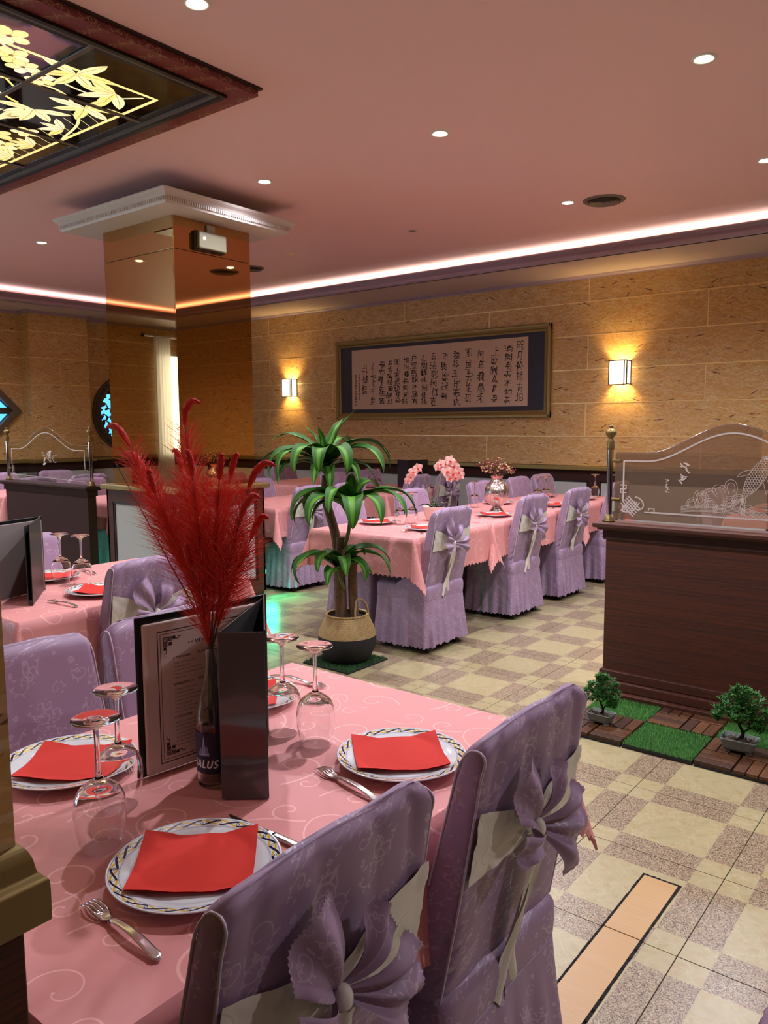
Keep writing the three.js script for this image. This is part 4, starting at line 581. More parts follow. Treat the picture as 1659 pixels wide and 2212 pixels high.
function makeChair(bowKind) {
  const t = thing('covered_chair', '', 'chair'), N = 110;
  // back cover
  const rings = []; const ys = [.42, .46, .5, .55, .6, .65, .7, .75, .8, .85, .885, .91, .93, .942, .95, .956, .959];
  for (const y of ys) {
    const s = THREE.MathUtils.clamp((.955 - y) / .515, 0, 1), zr = rearZ(y), th = .05 + .045 * s + .17 * Math.pow(Math.max(0, (s - .6) / .4), 2.2), ins = y > .93 ? [.002, .006, .012, .022, .036][Math.max(0, ys.indexOf(y) - 12)] || .002 : 0;
    const o = resample(roundRect(sideW(y) - ins * .8, th / 2 - Math.min(ins, .02), Math.max(.004, Math.min(.012, th / 2 - ins - .002)), 3), N);
    rings.push(o.map(([x, z]) => { const e = Math.pow(Math.abs(x) / sideW(y), 5), rear = z < 0 ? 1 : .5, flat = Math.pow(1 - Math.min(1, Math.abs(x) / sideW(y)), .4); return [x, y - .014 * e * (y > .9 ? 1 : 0) + (y > .9 ? .004 * wob(x, 1) : 0), zr + th / 2 + z + (z < 0 ? 1 : 0) * (y < .945 ? 1 : 0) * Math.max(0, 1 - (.945 - y) / .26) * (.008 * Math.exp(-Math.pow((Math.abs(x) - .155 - .12 * (.945 - y)) / .013, 2)) + .005 * Math.exp(-Math.pow((x - .05 + .2 * (.945 - y)) / .012, 2)) + .005 * Math.exp(-Math.pow((x + .07 + .1 * (.945 - y)) / .014, 2))) - .0055 * rear * flat * wob(x * 1.2, y * .5) * Math.min(1, s * 4 + .3)]; }));
  }
  mesh('back_cover', loft(rings.map((r) => r.slice().reverse()), true), M.lilac, t);
  // piping loops up the rear seam, over the shoulder and down the front
  for (const s of [-1, 1]) { const p = []; for (let y = .44; y < .93; y += .05) p.push([s * (sideW(y) - .0028), y, rearZ(y) + .0032]); p.push([s * (.2085), .922, .006], [s * .206, .933, .014], [s * .205, .9355, .026], [s * .206, .933, .038], [s * .2085, .922, .048]); for (let y = .9; y > .6; y -= .06) { const q = THREE.MathUtils.clamp((.955 - y) / .515, 0, 1); p.push([s * (sideW(y) - .0028), y, rearZ(y) + .05 + .045 * q - .0032 + .17 * Math.pow(Math.max(0, (q - .6) / .4), 2.2)]); } mesh('piping', tube(p, .0024, 90, 6), M.piping, t); }
  // seat cushion cover
  const so = (hw, hd, r) => resample(roundRect(hw, hd, r, 4), N), zc = .285;
  const sr = [[.345, .222, .212], [.36, .226, .216], [.40, .228, .218], [.43, .226, .216], [.445, .218, .208], [.452, .19, .18], [.455, .1, .1]].map(([y, a, b]) => so(a, b, .03).map(([x, z]) => [x, y + .0025 * wob(x * 2, z * 2), z + zc]));
  mesh('seat_cover', loft(sr.map((r) => r.slice().reverse()), true), M.lilac, t);
  // skirt with box pleats at the corners and a scalloped hem
  const SN = 464, base = resample(roundRect(.222, .212, .03, 4), SN), sk = [], T = base.total;
  for (let j = 0; j <= 9; j++) {
    const f = j / 9; sk.push(base.map(([x, z], i) => { const sArc = T * i / SN, nx = x / .222, nz = z / .212, l = Math.hypot(nx, nz) || 1, cornerness = Math.pow(Math.min(1, Math.abs(nx * nz)), 3);
      const wave = .010 * f * Math.sin(sArc * 2 * Math.PI * 22 / T + 1.7 * Math.sin(sArc * 5)) + .006 * f * Math.sin(sArc * 2 * Math.PI * 9 / T + 2); const pleat = -.030 * Math.exp(-Math.pow((cornerness - 1) * 5, 2)) * f + .02 * Math.exp(-Math.pow((cornerness - .45) * 5, 2)) * f; const out = .004 + .026 * f + wave + pleat;
      const scal = j === 9 ? .010 * Math.abs(Math.sin(Math.PI * sArc / (T / 58))) : 0; return [x + nx / l * out, .350 - .300 * f - scal + .008 * f * Math.sin(sArc * 7), z + nz / l * out + zc]; }));
  }
  mesh('skirt', loft(sk), M.lilac, t);
  mesh('seam_welt', tube(resample(roundRect(.2235, .2135, .03, 4), 40).map(([x, z]) => [x, .35, z + zc]), .003, 120, 5, true), M.lilac, t);
  for (const [x, z] of [[-.17, .11], [.17, .11], [-.17, .46], [.17, .46]]) mesh('leg', rbox(x - .021, x + .021, 0, .35, z - .021, z + .021, .004, 1), M.darkwood, t);
  // sash gathered to a knot at the back
  const ky = .722, kx = .012;
  const sash = grid(64, 10, (u, v) => { const x = -.2115 + .423 * u, a = Math.min(1, Math.abs(x - kx) / .2), hh = .016 + .056 * Math.pow(a, .5), yc = ky + .025 * a * (x < 0 ? .75 : 1.35), y = yc + (v - .5) * 2 * hh; const fold = .004 * Math.sin(v * 15 + x * 22) * (1 - .5 * a) + .003 * wob(x * 2, v * .3); return [x * 1.0, y, rearZ(y) - .0045 - Math.abs(fold) - .006 * (1 - a)]; }, (u, v) => [u * .42, v * .12]);
  mesh('sash', sash, M.cream, t).userData.label = 'cream satin sash across the chair back';
  const bz = rearZ(ky) - .006, bow = (g) => moved(g, kx, ky, bz); const B = bowKind;
  const lobes = B === 0 ? [[36, 80, .175, 1.5, .2], [-34, 28, .125, 2, .25], [104, 146, .125, 1.5, -.1], [158, 224, .14, 2.5, .1]] : B === 1 ? [[28, 74, .165, 1.5, .2], [-14, 20, .12, 1, .1], [96, 132, .13, 1, -.1], [146, 240, .145, 3, .2]] : [[46, 88, .16, 1.5, .1], [112, 156, .125, 1.5, 0], [172, 240, .135, 2.5, .1], [-60, -4, .125, 2, 0], [6, 40, .12, 1, 0]];
  mesh('bow', merge(lobes.map(([a, b, R, p, gr], i) => bow(fan(a, b, R, { pleats: p, amp: .014, puff: .04 + .012 * (i % 2), scal: 66, wob0: i, grow: gr })))), M.lilac, t).userData.label = 'lavender bow';
  mesh('bow_knot', moved(new THREE.SphereGeometry(.018, 16, 12).scale(.8, 1.15, .8), kx, ky, bz - .028), M.cream, t);
  const tail = (dx, len, w0, w1, s) => grid(6, 30, (u, v) => { const w = (w0 + (w1 - w0) * Math.pow(v, .6)) * .5, y = ky - .012 - len * v - (v > .99 ? (u - .5) * .05 * s : 0); return [kx + dx * v + (u - .5) * 2 * w + .006 * Math.sin(v * 9 + s), y, rearZ(Math.max(.44, y)) - .044 + .026 * v - .006 * Math.sin(u * 5 + v * 8 * s)]; }, (u, v) => [u * .05, v * .4]);
  const tl = B === 1 ? [[-.012, .36, .03, .044, 1], [.026, .375, .026, .036, -1]] : B === 0 ? [[-.012, .335, .03, .046, 1], [.026, .36, .022, .036, -1]] : [[.012, .31, .018, .056, 1], [.03, .24, .016, .03, -1]];
  for (const q of tl) mesh('sash_tail', tail(...q), M.cream, t);
  return t;
}
const chairProtos = [0, 1, 2].map(makeChair), chairUsed = [0, 0, 0];
function chair(kind, side, edge, zc, label, group, tilt = 0) {          // side +1: stands on the +x side of a table and faces -x
  const pos = [edge + side * .142, 0, zc], turn = (side > 0 ? -Math.PI / 2 : Math.PI / 2) + tilt;
  if (!chairUsed[kind]) { chairUsed[kind] = 1; const t = chairProtos[kind]; t.position.set(...pos); t.rotation.y = turn; t.userData.label = label; if (group) t.userData.group = group; return t; }
  return dup(chairProtos[kind], label, pos, turn, group);
}
// ---------- tables and cloths ----------
const TOP = 0.765;
function makeCloth(w, l, d = .285, sd = 1) {
  const a = w / 2, b = l / 2, N = 1120, Mr = 11, R = resample([[a + d, b + d], [-(a + d), b + d], [-(a + d), -(b + d)], [a + d, -(b + d)]], N), T = R.total;
  const rings = [], uvs = []; const cr = (x, z) => .0016 * Math.exp(-Math.pow(x / .010, 2)) + .0016 * Math.exp(-Math.pow((z - b * .36) / .010, 2)) + .0016 * Math.exp(-Math.pow((z + b * .3) / .010, 2));
  for (let k = 0; k <= Mr; k++) {
    const f = k / Mr; const ring = [], uv = [];
    R.forEach(([ox, oz], i) => {
      const ix = THREE.MathUtils.clamp(ox, -a, a), iz = THREE.MathUtils.clamp(oz, -b, b), dx = ox - ix, dz = oz - iz, r = Math.hypot(dx, dz), sArc = T * i / N;
      const corner = Math.abs(dx) > 1e-6 && Math.abs(dz) > 1e-6; let s = f * (r - (k === Mr ? .013 * Math.abs(Math.sin(Math.PI * sArc / (T / 150))) - .004 : 0));
      const phi = Math.atan2(Math.abs(dz), Math.abs(dx)), beta = corner ? rad(19) * Math.pow(Math.sin(2 * phi), .9) : 0, rho = .014, ang = Math.min(s / rho, Math.PI / 2), rest = Math.max(0, s - rho * Math.PI / 2);
      const hx = r ? dx / r : 0, hz = r ? dz / r : 0; let lean = corner ? (phi - Math.PI / 4) * .2 + .5 * Math.sin(2 * phi) * (Math.sin(sd + Math.sign(dx) * 2 + Math.sign(dz))) : 0; const c = Math.cos(lean), sn = Math.sin(lean);
      const dirx = hx * c - hz * sn, dirz = hx * sn + hz * c;
      const wv = (corner ? .3 : 1) * Math.pow(f, 1.4) * (.011 * Math.sin(sArc * 9 + sd) + .007 * Math.sin(sArc * 23 + sd * 2.3)) + .004 * f;
      const outH = rho * Math.sin(ang) + rest * Math.sin(beta) + wv, down = rho * (1 - Math.cos(ang)) + rest * Math.cos(beta);
      ring.push([ix + (corner ? dirx : hx) * outH, -down + (k === 0 ? cr(ix, iz) : 0), iz + (corner ? dirz : hz) * outH]); uv.push([ix + dx * f, iz + dz * f]);
    });
    rings.push(ring); uvs.push(uv);
  }
  const p = [], u = [], id = []; rings.forEach((r, j) => { for (let i = 0; i <= N; i++) { p.push(...r[i % N]); u.push(...uvs[j][i % N]); } });
  for (let j = 0; j < Mr; j++) for (let i = 0; i < N; i++) { const q = j * (N + 1) + i; id.push(q, q + 1, q + N + 2, q, q + N + 2, q + N + 1); }
  const hang = new THREE.BufferGeometry(); hang.setAttribute('position', new THREE.Float32BufferAttribute(p, 3)); hang.setAttribute('uv', new THREE.Float32BufferAttribute(u, 2)); hang.setIndex(id); hang.computeVertexNormals(); weldNormals(hang);
  const top = grid(60, 80, (s, t) => { const x = -a + 2 * a * s, z = b - 2 * b * t; return [x, cr(x, z), z]; }, (s, t) => [-a + 2 * a * s, b - 2 * b * t]);
  const gg = merge([hang, top]); const n = gg.attributes.normal; return gg;
}
const tableGeo = {};
function table(x0, x1, z0, z1, labelTable, labelCloth, sd = 1, groupT) {   // z0 far, z1 near
  const w = x1 - x0, l = z1 - z0, key = w.toFixed(2) + l.toFixed(2) + sd, cx = (x0 + x1) / 2, cz = (z0 + z1) / 2;
  const t = thing('dining_table', labelTable, 'table', [cx, 0, cz], 0, groupT);
  mesh('tabletop', rbox(-w / 2 + .005, w / 2 - .005, .728, TOP - .002, -l / 2 + .005, l / 2 - .005, .006), M.darkwood, t);
  for (const sx of [-1, 1]) for (const sz of [-1, 1]) mesh('leg', rbox(sx * (w / 2 - .24) - .025, sx * (w / 2 - .24) + .025, 0, .73, sz * (l / 2 - .3) - .025, sz * (l / 2 - .3) + .025, .005, 1), M.darkwood, t);
  const g = tableGeo[key] || (tableGeo[key] = makeCloth(w, l, .27, sd));
  solo('tablecloth', g, M.pink, labelCloth, 'tablecloth', [cx, TOP, cz]);
}
// ---------- tableware ----------
const bandT = tex(canvas(1024, 64, (x, w, h) => { // twisted ribbon border, unrolled
  x.fillStyle = '#e9ecea'; x.fillRect(0, 0, w, h); x.fillStyle = '#5b6a9a'; x.fillRect(0, 2, w, 3); x.fillRect(0, 58, w, 2.5); x.fillRect(0, 53, w, 1.5);
  const n = 12, st = w / n; for (let i = 0; i < n; i++) { const a = i * st; x.lineWidth = 12; x.strokeStyle = '#d8b84a'; x.beginPath(); x.moveTo(a, 46); x.bezierCurveTo(a + st * .4, 46, a + st * .6, 12, a + st, 12); x.stroke(); x.strokeStyle = '#1c2444'; x.lineWidth = 13; x.beginPath(); x.moveTo(a, 12); x.bezierCurveTo(a + st * .4, 12, a + st * .6, 46, a + st, 46); x.stroke(); x.fillStyle = '#e9ecea'; x.beginPath(); x.ellipse(a + st, 29, 15, 11, 0, 0, 7); x.fill(); x.strokeStyle = i % 2 ? '#1c2444' : '#a58a4a'; x.lineWidth = 3.4; x.beginPath(); x.ellipse(a + st, 29, 7, 7, 0, 0, 7); x.stroke(); if (!i) { x.fillStyle = '#e9ecea'; x.beginPath(); x.ellipse(0, 29, 15, 11, 0, 0, 7); x.fill(); x.strokeStyle = '#1c2444'; x.beginPath(); x.arc(0, 29, 7, 0, 7); x.stroke(); } }
}), true);
const plateTop = (r) => r < .092 ? .0075 : r < .108 ? .0075 + (r - .092) * .42 : .0142 + (r - .108) * .24;
const plateProto = (() => {
  const t = thing('dinner_plate', '', 'plate'); const P = [[0, .002], [.07, .002], [.072, 0], [.078, 0], [.082, .004], [.11, .011], [.139, .0185], [.1415, .0205], [.14, .0225]]; for (let r = .136; r > 0; r -= .008) P.push([r, plateTop(r)]); P.push([0, .0075]);
  mesh('dish', lathe(P, 72), M.china, t);
  const b = grid(96, 3, (u, v) => { const r = .1195 + .0185 * v, a = u * 2 * Math.PI; return [r * Math.cos(a), plateTop(r) + .0004, -r * Math.sin(a)]; }, (u, v) => [u * 2, v]);
  mesh('painted_border', b, phys({ map: bandT, roughness: .12, clearcoat: .6, clearcoatRoughness: .05 }), t); return t;
})();
const napkinProto = (() => {
  const S = .098, f = (lay) => grid(20, 20, (u, v) => { let x = (u - .5) * 2 * S, z = (v - .5) * 2 * S * .92; const notch = v < .5 ? .012 * Math.exp(-Math.pow((u - .55) / .25, 2)) * (1 - v * 2) : 0; z += notch; const r = Math.hypot(x, z); return [x, plateTop(Math.min(r, .14)) + .0035 + lay + .006 * Math.exp(-Math.pow((u - .55) / .2, 2)) * (.4 + .6 * (1 - v)) + (v > .9 ? .003 * Math.sin(u * 6) : 0), z]; });
  const a = f(0), b = f(.0028); const t = thing('folded_napkin', '', 'napkin'); mesh('lower_fold', a, M.napkin, t); mesh('upper_fold', b, M.napkin, t);
  return t;
})();
const forkProto = (() => {
  const t = thing('fork', '', 'fork'); // length along +x from handle end (0) to tine tips (.2)
  const prof = (s) => s < .12 ? .0078 - .0028 * s / .12 : .0036; const L = .2;
  const spineY = (s) => .0022 + .010 * Math.sin(Math.PI * Math.min(1, s / .15)) * (s < .15 ? 1 : 0) + (s > .14 ? .008 * Math.sin((s - .14) / .06 * Math.PI) : 0);
  const hand = []; for (let k = 0; k <= 22; k++) { const s = .128 * k / 22, w = s < .012 ? .0085 * Math.sqrt(1 - Math.pow((.012 - s) / .0121, 2)) + .0006 : prof(s) + .0006; hand.push(resample(roundRect(w, .0016, .0013, 2), 16).map(([a, b]) => [s, spineY(s) + b, a])); }
  mesh('handle', loft(hand, true, true), M.steel, t);
  const head = []; for (let k = 0; k <= 10; k++) { const q = k / 10, s = .126 + .03 * q, w = .0036 + .0088 * Math.pow(q, .7); head.push(resample(roundRect(w, .0011, .0009, 2), 16).map(([a, b]) => [s, spineY(s) - .0026 * (1 - Math.pow(a / .0125, 2)) * q + b, a])); }
  mesh('head', loft(head, true, true), M.steel, t);
  for (let i = 0; i < 4; i++) { const z0 = -.0099 + i * .0066, r = []; for (let k = 0; k <= 8; k++) { const q = k / 8, s = .154 + .045 * q, w = .0021 * (1 - .65 * Math.pow(q, 2)); r.push([[w, .0009], [-w, .0009], [-w, -.0009], [w, -.0009]].map(([a, b]) => [s, spineY(Math.min(s, .199)) - .0016 * (1 - Math.pow(z0 / .0125, 2)) * (1 - q) + b, z0 * (1 - .08 * q) + a])); } mesh('tine', loft(r, true, true), M.steel, t); }
  return t;
})();
const knifeProto = (() => {
  const t = thing('knife', '', 'knife'); const h = []; for (let k = 0; k <= 16; k++) { const s = .1 * k / 16, w = s < .01 ? .0085 * Math.sqrt(1 - Math.pow((.01 - s) / .0101, 2)) + .001 : .0078; h.push(resample(roundRect(w, .003, .0026, 3), 16).map(([a, b]) => [s, .0032 + b, a])); }
  mesh('handle', loft(h, true, true), M.steel, t);
  const b = new THREE.Shape(); b.moveTo(.098, -.006); b.lineTo(.18, -.0095); b.quadraticCurveTo(.212, -.008, .218, .004); b.lineTo(.098, .006); mesh('blade', new THREE.ExtrudeGeometry(b, { depth: .0012, bevelEnabled: true, bevelSize: .0004, bevelThickness: .0004, bevelSegments: 1 }).rotateX(Math.PI / 2).translate(0, .0040, 0), M.steel, t); return t;
})();
const glassProto = (() => { // stands upside down on its rim
  const t = thing('wine_glass', '', 'glass'); const o = [[.0335, 0], [.0355, .004], [.041, .03], [.0445, .055], [.0448, .072], [.042, .090], [.034, .106], [.02, .117], [.0085, .124], [.0052, .134], [.0046, .165], [.0050, .205], [.0075, .216], [.018, .2235], [.034, .2285], [.041, .2305], [.0415, .2325], [.039, .2338], [.02, .2335], [0, .2332]];
  const inn = [[0, .1165], [.012, .1145], [.024, .107], [.033, .1015], [.0405, .088], [.0433, .072], [.043, .055], [.0397, .03], [.0343, .004], [.0327, .0005], [.0335, 0]];
  const sm = (p, n) => new THREE.CatmullRomCurve3(p.map((q) => V(q[0], q[1], 0)), false, 'catmullrom', .4).getPoints(n).map((q) => [Math.max(0, q.x), q.y]);
  mesh('bowl_and_foot', lathe([...sm(inn, 30), ...sm(o, 60).slice(1)], 48), M.glass, t); return t;
})();
const first = {};
function place(kind, proto, label, pos, turn, group) { if (!first[kind]) { first[kind] = 1; proto.position.set(...pos); proto.rotation.y = turn; proto.userData.label = label; if (group) proto.userData.group = group; return proto; } return dup(proto, label, pos, turn, group); }
const Y = TOP + .0022;
const plate = (x, z, label, g, turn = 0) => place('plate', plateProto, label, [x, Y, z], turn, g), napkin = (x, z, turn, label, g) => place('napkin', napkinProto, label, [x, Y, z], turn, g);
const fork = (x, z, turn, label, g) => place('fork', forkProto, label, [x, Y, z], turn, g), knife = (x, z, turn, label, g) => place('knife', knifeProto, label, [x, Y, z], turn, g), glass = (x, z, label, g, turn = 0) => place('glass', glassProto, label, [x, Y, z], turn, g);
// ---------- menus ----------
const menuC = canvas(1024, 1120, (x, w, h) => {
  x.fillStyle = '#d9c7bf'; x.fillRect(0, 0, w, h); x.strokeStyle = '#241c1c'; x.lineWidth = 7; x.strokeRect(70, 60, w - 140, h - 120); x.lineWidth = 4; x.strokeRect(92, 82, w - 184, h - 164);
  const corner = (cx, cy, sx, sy) => { x.save(); x.translate(cx, cy); x.scale(sx, sy); x.lineWidth = 6; for (const [a, b, s] of [[20, 20, 34], [62, 20, 26], [20, 62, 26], [62, 62, 20], [20, 96, 18], [96, 20, 18]]) { x.strokeRect(a, b, s, s); x.strokeRect(a + s * .3, b + s * .3, s * .4, s * .4); } x.beginPath(); x.moveTo(116, 40); x.lineTo(140, 40); x.lineTo(140, 26); x.lineTo(166, 26); x.moveTo(40, 116); x.lineTo(40, 140); x.lineTo(26, 140); x.lineTo(26, 166); x.stroke(); x.restore(); };
  corner(100, 90, 1, 1); corner(w - 100, 90, -1, 1); corner(100, h - 90, 1, -1); corner(w - 100, h - 90, -1, -1);
  x.fillStyle = '#231a1b'; x.textBaseline = 'alphabetic'; x.font = 'bold 40px sans-serif'; x.textAlign = 'center'; x.fillText('<< MENÙ NORMAL >>', w / 2 + 10, 195);
  const block = (cx, cy, t, p, lines) => { x.textAlign = 'left'; x.fillStyle = '#231a1b'; x.font = 'bold 25px sans-serif'; x.fillText(t, cx, cy); x.fillText(p, cx + 205, cy - 6); x.font = '20px sans-serif'; x.fillStyle = '#584a49'; lines.forEach((l, i) => x.fillText(l, cx + 6, cy + 40 + i * 29)); };
  block(190, 285, '2 PERSONAS', '24,00€', ['Rollos de verduras (2)', 'Ensalada china', 'Arroz frito con tres delicias', 'Ternera con pimientos verdes', 'Cerdo frito']);
  block(190, 490, '4 PERSONAS B', '49,50€', ['Triángulo relleno (4)', 'Ensalada china (2)', 'Arroz frito con tres delicias (2)', 'Ternera con pimientos verdes', 'Cerdo agridulce', 'Bolitas de pollo fritas', 'Pato con verduras']);
  block(190, 745, '6 PERSONAS', '72,50€', ['Rollos de primavera (6)', 'Ensalada china (2)', 'Arroz frito con tres delicias (2)', 'Ternera con pimientos verdes', 'Cerdo agridulce', 'Bolitas de pollo fritas', 'Gambas estilo "Gordas" (cazuela)']);
  block(575, 268, '3 PERSONAS', '36,50€', ['Rollos de primavera (3)', 'Ensalada china', 'Arroz frito', 'Gambas fritas', 'Cerdo agridulce', 'Pollo con almendras']);
  block(575, 545, '5 PERSONAS', '61,00€', ['Rollos de primavera (5)', 'Ensalada china (2)', 'Arroz frito (2)', 'Ternera', 'Pollo al limón', 'Pato con verduras']);
  block(575, 830, '8 PERSONAS', '96,00€', ['Rollos (8)', 'Ensalada china (3)', 'Arroz frito (3)', 'Gambas', 'Ternera']); x.textAlign = 'center'; x.font = '26px sans-serif'; x.fillText('OTROS MENÚS', w / 2, 1020);
});
const pageM = std({ map: tex(menuC), roughness: .7 });
// spine at the origin, leaves of width w at the given headings (degrees, 0 = +x, 90 = -z)
function menu(label, x, z, hBack, hMid, hCover, w, h, group, printed = true) {
  const t = thing('menu_folder', label, 'menu', [x, Y, z], 0, group);
  const leaf = (name, ang, ww, hh, th, mat, off = 0, y = 0, rr0 = .004) => { const g = rbox(.004, ww, y, y + hh, -th / 2 + off, th / 2 + off, Math.min(rr0, th * .48), 2); g.rotateY(rad(ang)); return mesh(name, g, mat, t); };
  leaf('back_cover', hBack, w, h, .006, M.leather, 0, 0, .0029);
  const pg = leaf('page_block', hBack, w - .012, h - .018, .008, printed ? M.paper : M.greyPage, -.0075, .003);
  if (printed) { const g = new THREE.PlaneGeometry(w - .03, h - .024).rotateY(Math.PI).translate(.006 + (w - .03) / 2, (h - .024) / 2 + .005, -.0123); g.rotateY(rad(hBack)); mesh('printed_page', g, pageM, pg); }
  leaf('middle_leaf', hMid, w, h - .006, .0022, M.plastic); if (printed) { const a = [Math.cos(rad(hMid)) * w, -Math.sin(rad(hMid)) * w], b = [Math.cos(rad(hCover)) * w, -Math.sin(rad(hCover)) * w], L = Math.hypot(b[0] - a[0], b[1] - a[1]); mesh('outer_flap', rbox(0, L, .001, h - .004, -.001, .001, .0009, 1).rotateY(-Math.atan2(b[1] - a[1], b[0] - a[0])).translate(a[0], 0, a[1]), M.sleeve, t); }
  leaf('front_cover', hCover, w, h, .004, M.leather, 0, 0, .0019);
  mesh('spine', moved(new THREE.CylinderGeometry(.006, .006, h, 12), 0, h / 2, 0), M.leather, t); return t;
}
// ---------- bottle vase with dyed pampas plumes ----------
function bottleVase(x, z) {
  const t = thing('bottle_vase', 'clear glass bottle with a dark blue label, used as a vase beside the open menu', 'bottle', [x, Y, z]);
  const o = [[.031, 0], [.035, .003], [.0362, .01], [.0362, .125], [.034, .15], [.026, .185], [.0175, .22], [.0145, .25], [.0138, .272], [.0155, .274], [.0155, .284], [.0138, .286]], i = [[.0105, .286], [.0105, .25], [.014, .22], [.0225, .185], [.0305, .15], [.0328, .125], [.0328, .012], [.028, .007], [0, .006]];
  mesh('glass_body', lathe([[0, 0], ...o, ...i], 40), phys({ color: 0xf2f6f4, roughness: 0, transmission: 1, thickness: .01, ior: 1.5 }), t);
  const lab = tex(canvas(1024, 340, (c, w, h) => { c.fillStyle = '#141a3a'; c.fillRect(0, 0, w, h); c.fillStyle = '#8e97b8'; c.strokeStyle = '#c6cbe0'; for (const ox of [256, 768]) { c.beginPath(); c.moveTo(ox - 62, 190); c.lineTo(ox - 30, 120); c.lineTo(ox - 14, 140); c.lineTo(ox + 6, 40); c.lineTo(ox + 22, 120); c.lineTo(ox + 40, 105); c.lineTo(ox + 64, 190); c.closePath(); c.fillStyle = '#6f7aa2'; c.fill(); c.lineWidth = 4; c.beginPath(); c.moveTo(ox - 8, 180); c.lineTo(ox + 6, 44); c.lineTo(ox + 20, 180); c.moveTo(ox - 50, 186); c.lineTo(ox + 56, 176); c.stroke(); c.fillStyle = '#e9ebf2'; c.font = 'italic bold 92px sans-serif'; c.textAlign = 'center'; c.fillText('SALUS', ox, 292); } }));
  mesh('label', moved(new THREE.CylinderGeometry(.0366, .0366, .085, 40, 1, true), 0, .075, 0, 0, 1.8), std({ map: lab, roughness: .5, side: DS }), t); return t;
}
const plumeM = phys({ color: 0xd6321f, roughness: .8, side: DS, transmission: .25, thickness: 0 }), plumeTipM = std({ color: 0xb8221a, roughness: .85, side: DS }), stalkM = std({ color: 0x4a4038, roughness: .7 });
function plume(label, base, tip, bendDir, len, dens, group) {
  const t = thing('pampas_plume', label, 'plume', base, 0, group); const d = V(tip[0] - base[0], tip[1] - base[1], tip[2] - base[2]), L = d.length();
  const side = V(bendDir, 0, 0), m1 = d.clone().multiplyScalar(.45).add(V(0, .02, 0)), m0 = V(-d.x * .12, -.2, -d.z * .1); m0.x = THREE.MathUtils.clamp(m0.x, -.006, .006); m0.z = THREE.MathUtils.clamp(m0.z, -.006, .006);
  const neck = d.clone().multiplyScalar(.86), end = d.clone(); const c = new THREE.CatmullRomCurve3([m0, V(0, 0, 0), m1, neck, end]);
  mesh('stem', taper([m0.toArray(), [0, 0, 0], m1.toArray(), neck.toArray()], .0022, .0011, 24, 6), stalkM, t);
  const pos = [], nor = [], add = (a, b, c0) => { const n = b.clone().sub(a).cross(c0.clone().sub(a)).normalize(); for (const q of [a, b, c0]) { pos.push(q.x, q.y, q.z); nor.push(n.x, n.y, n.z); } };
  const barbs = (from, to, n, l0, l1, spread) => { for (let i = 0; i < n; i++) { const s = from + (to - from) * Math.pow(rnd(), .9), p = c.getPointAt(s), tg = c.getTangentAt(s), a = rnd() * 6.283; const u = V(Math.cos(a), 0, Math.sin(a)); u.sub(tg.clone().multiplyScalar(u.dot(tg))).normalize(); const f = (s - from) / (to - from), l = (l0 + (l1 - l0) * f) * rr(.6, 1.15), dir = tg.clone().multiplyScalar(Math.cos(spread)).add(u.clone().multiplyScalar(Math.sin(spread) * rr(.6, 1.1))).normalize(); const w = V(rr(-1, 1), rr(-1, 1), rr(-1, 1)).cross(dir).normalize().multiplyScalar(.00055); const mid = p.clone().add(dir.clone().multiplyScalar(l * .55)), e = p.clone().add(dir.clone().multiplyScalar(l)).add(V(0, -l * .08, 0)).add(u.clone().multiplyScalar(l * .12)); add(p.clone().sub(w), p.clone().add(w), mid); add(mid.clone().sub(w), mid.clone().add(w), e); } };
  const geo = () => { const g = new THREE.BufferGeometry(); g.setAttribute('position', new THREE.Float32BufferAttribute(pos.splice(0), 3)); g.setAttribute('normal', new THREE.Float32BufferAttribute(nor.splice(0), 3)); return g; };
  barbs(1 - len, .86, dens, .11, .065, rad(32)); const b = mesh('barbs', geo(), plumeM, t); b.userData.kind = 'stuff';
  // dense drooping head
  const hd = d.clone().normalize(), hp = [neck.toArray(), neck.clone().add(hd.clone().multiplyScalar(.03)).add(side.clone().multiplyScalar(.008)).toArray(), neck.clone().add(hd.clone().multiplyScalar(.05)).add(side.clone().multiplyScalar(.03)).toArray(), neck.clone().add(hd.clone().multiplyScalar(.045)).add(side.clone().multiplyScalar(.06)).toArray()];
  const cc = new THREE.CatmullRomCurve3(hp.map((q) => V(...q))), rg = []; for (let k = 0; k <= 14; k++) { const q = k / 14, o = cc.getPointAt(q), tg = cc.getTangentAt(q), r = .0062 * Math.pow(Math.sin(Math.PI * Math.min(.98, .08 + q * .9)), .7) + .0006; const A = V(0, 0, 1).cross(tg).normalize(), B = tg.clone().cross(A); rg.push([...Array(10)].map((_, i) => { const a = i / 10 * 6.283, e = r * (1 + .3 * Math.sin(i * 2.5 + k * 1.9)); return [o.x + e * (A.x * Math.cos(a) + B.x * Math.sin(a)), o.y + e * (A.y * Math.cos(a) + B.y * Math.sin(a)), o.z + e * (A.z * Math.cos(a) + B.z * Math.sin(a))]; })); }
  mesh('tip', loft(rg, true, true), plumeTipM, t);
  return t;
}
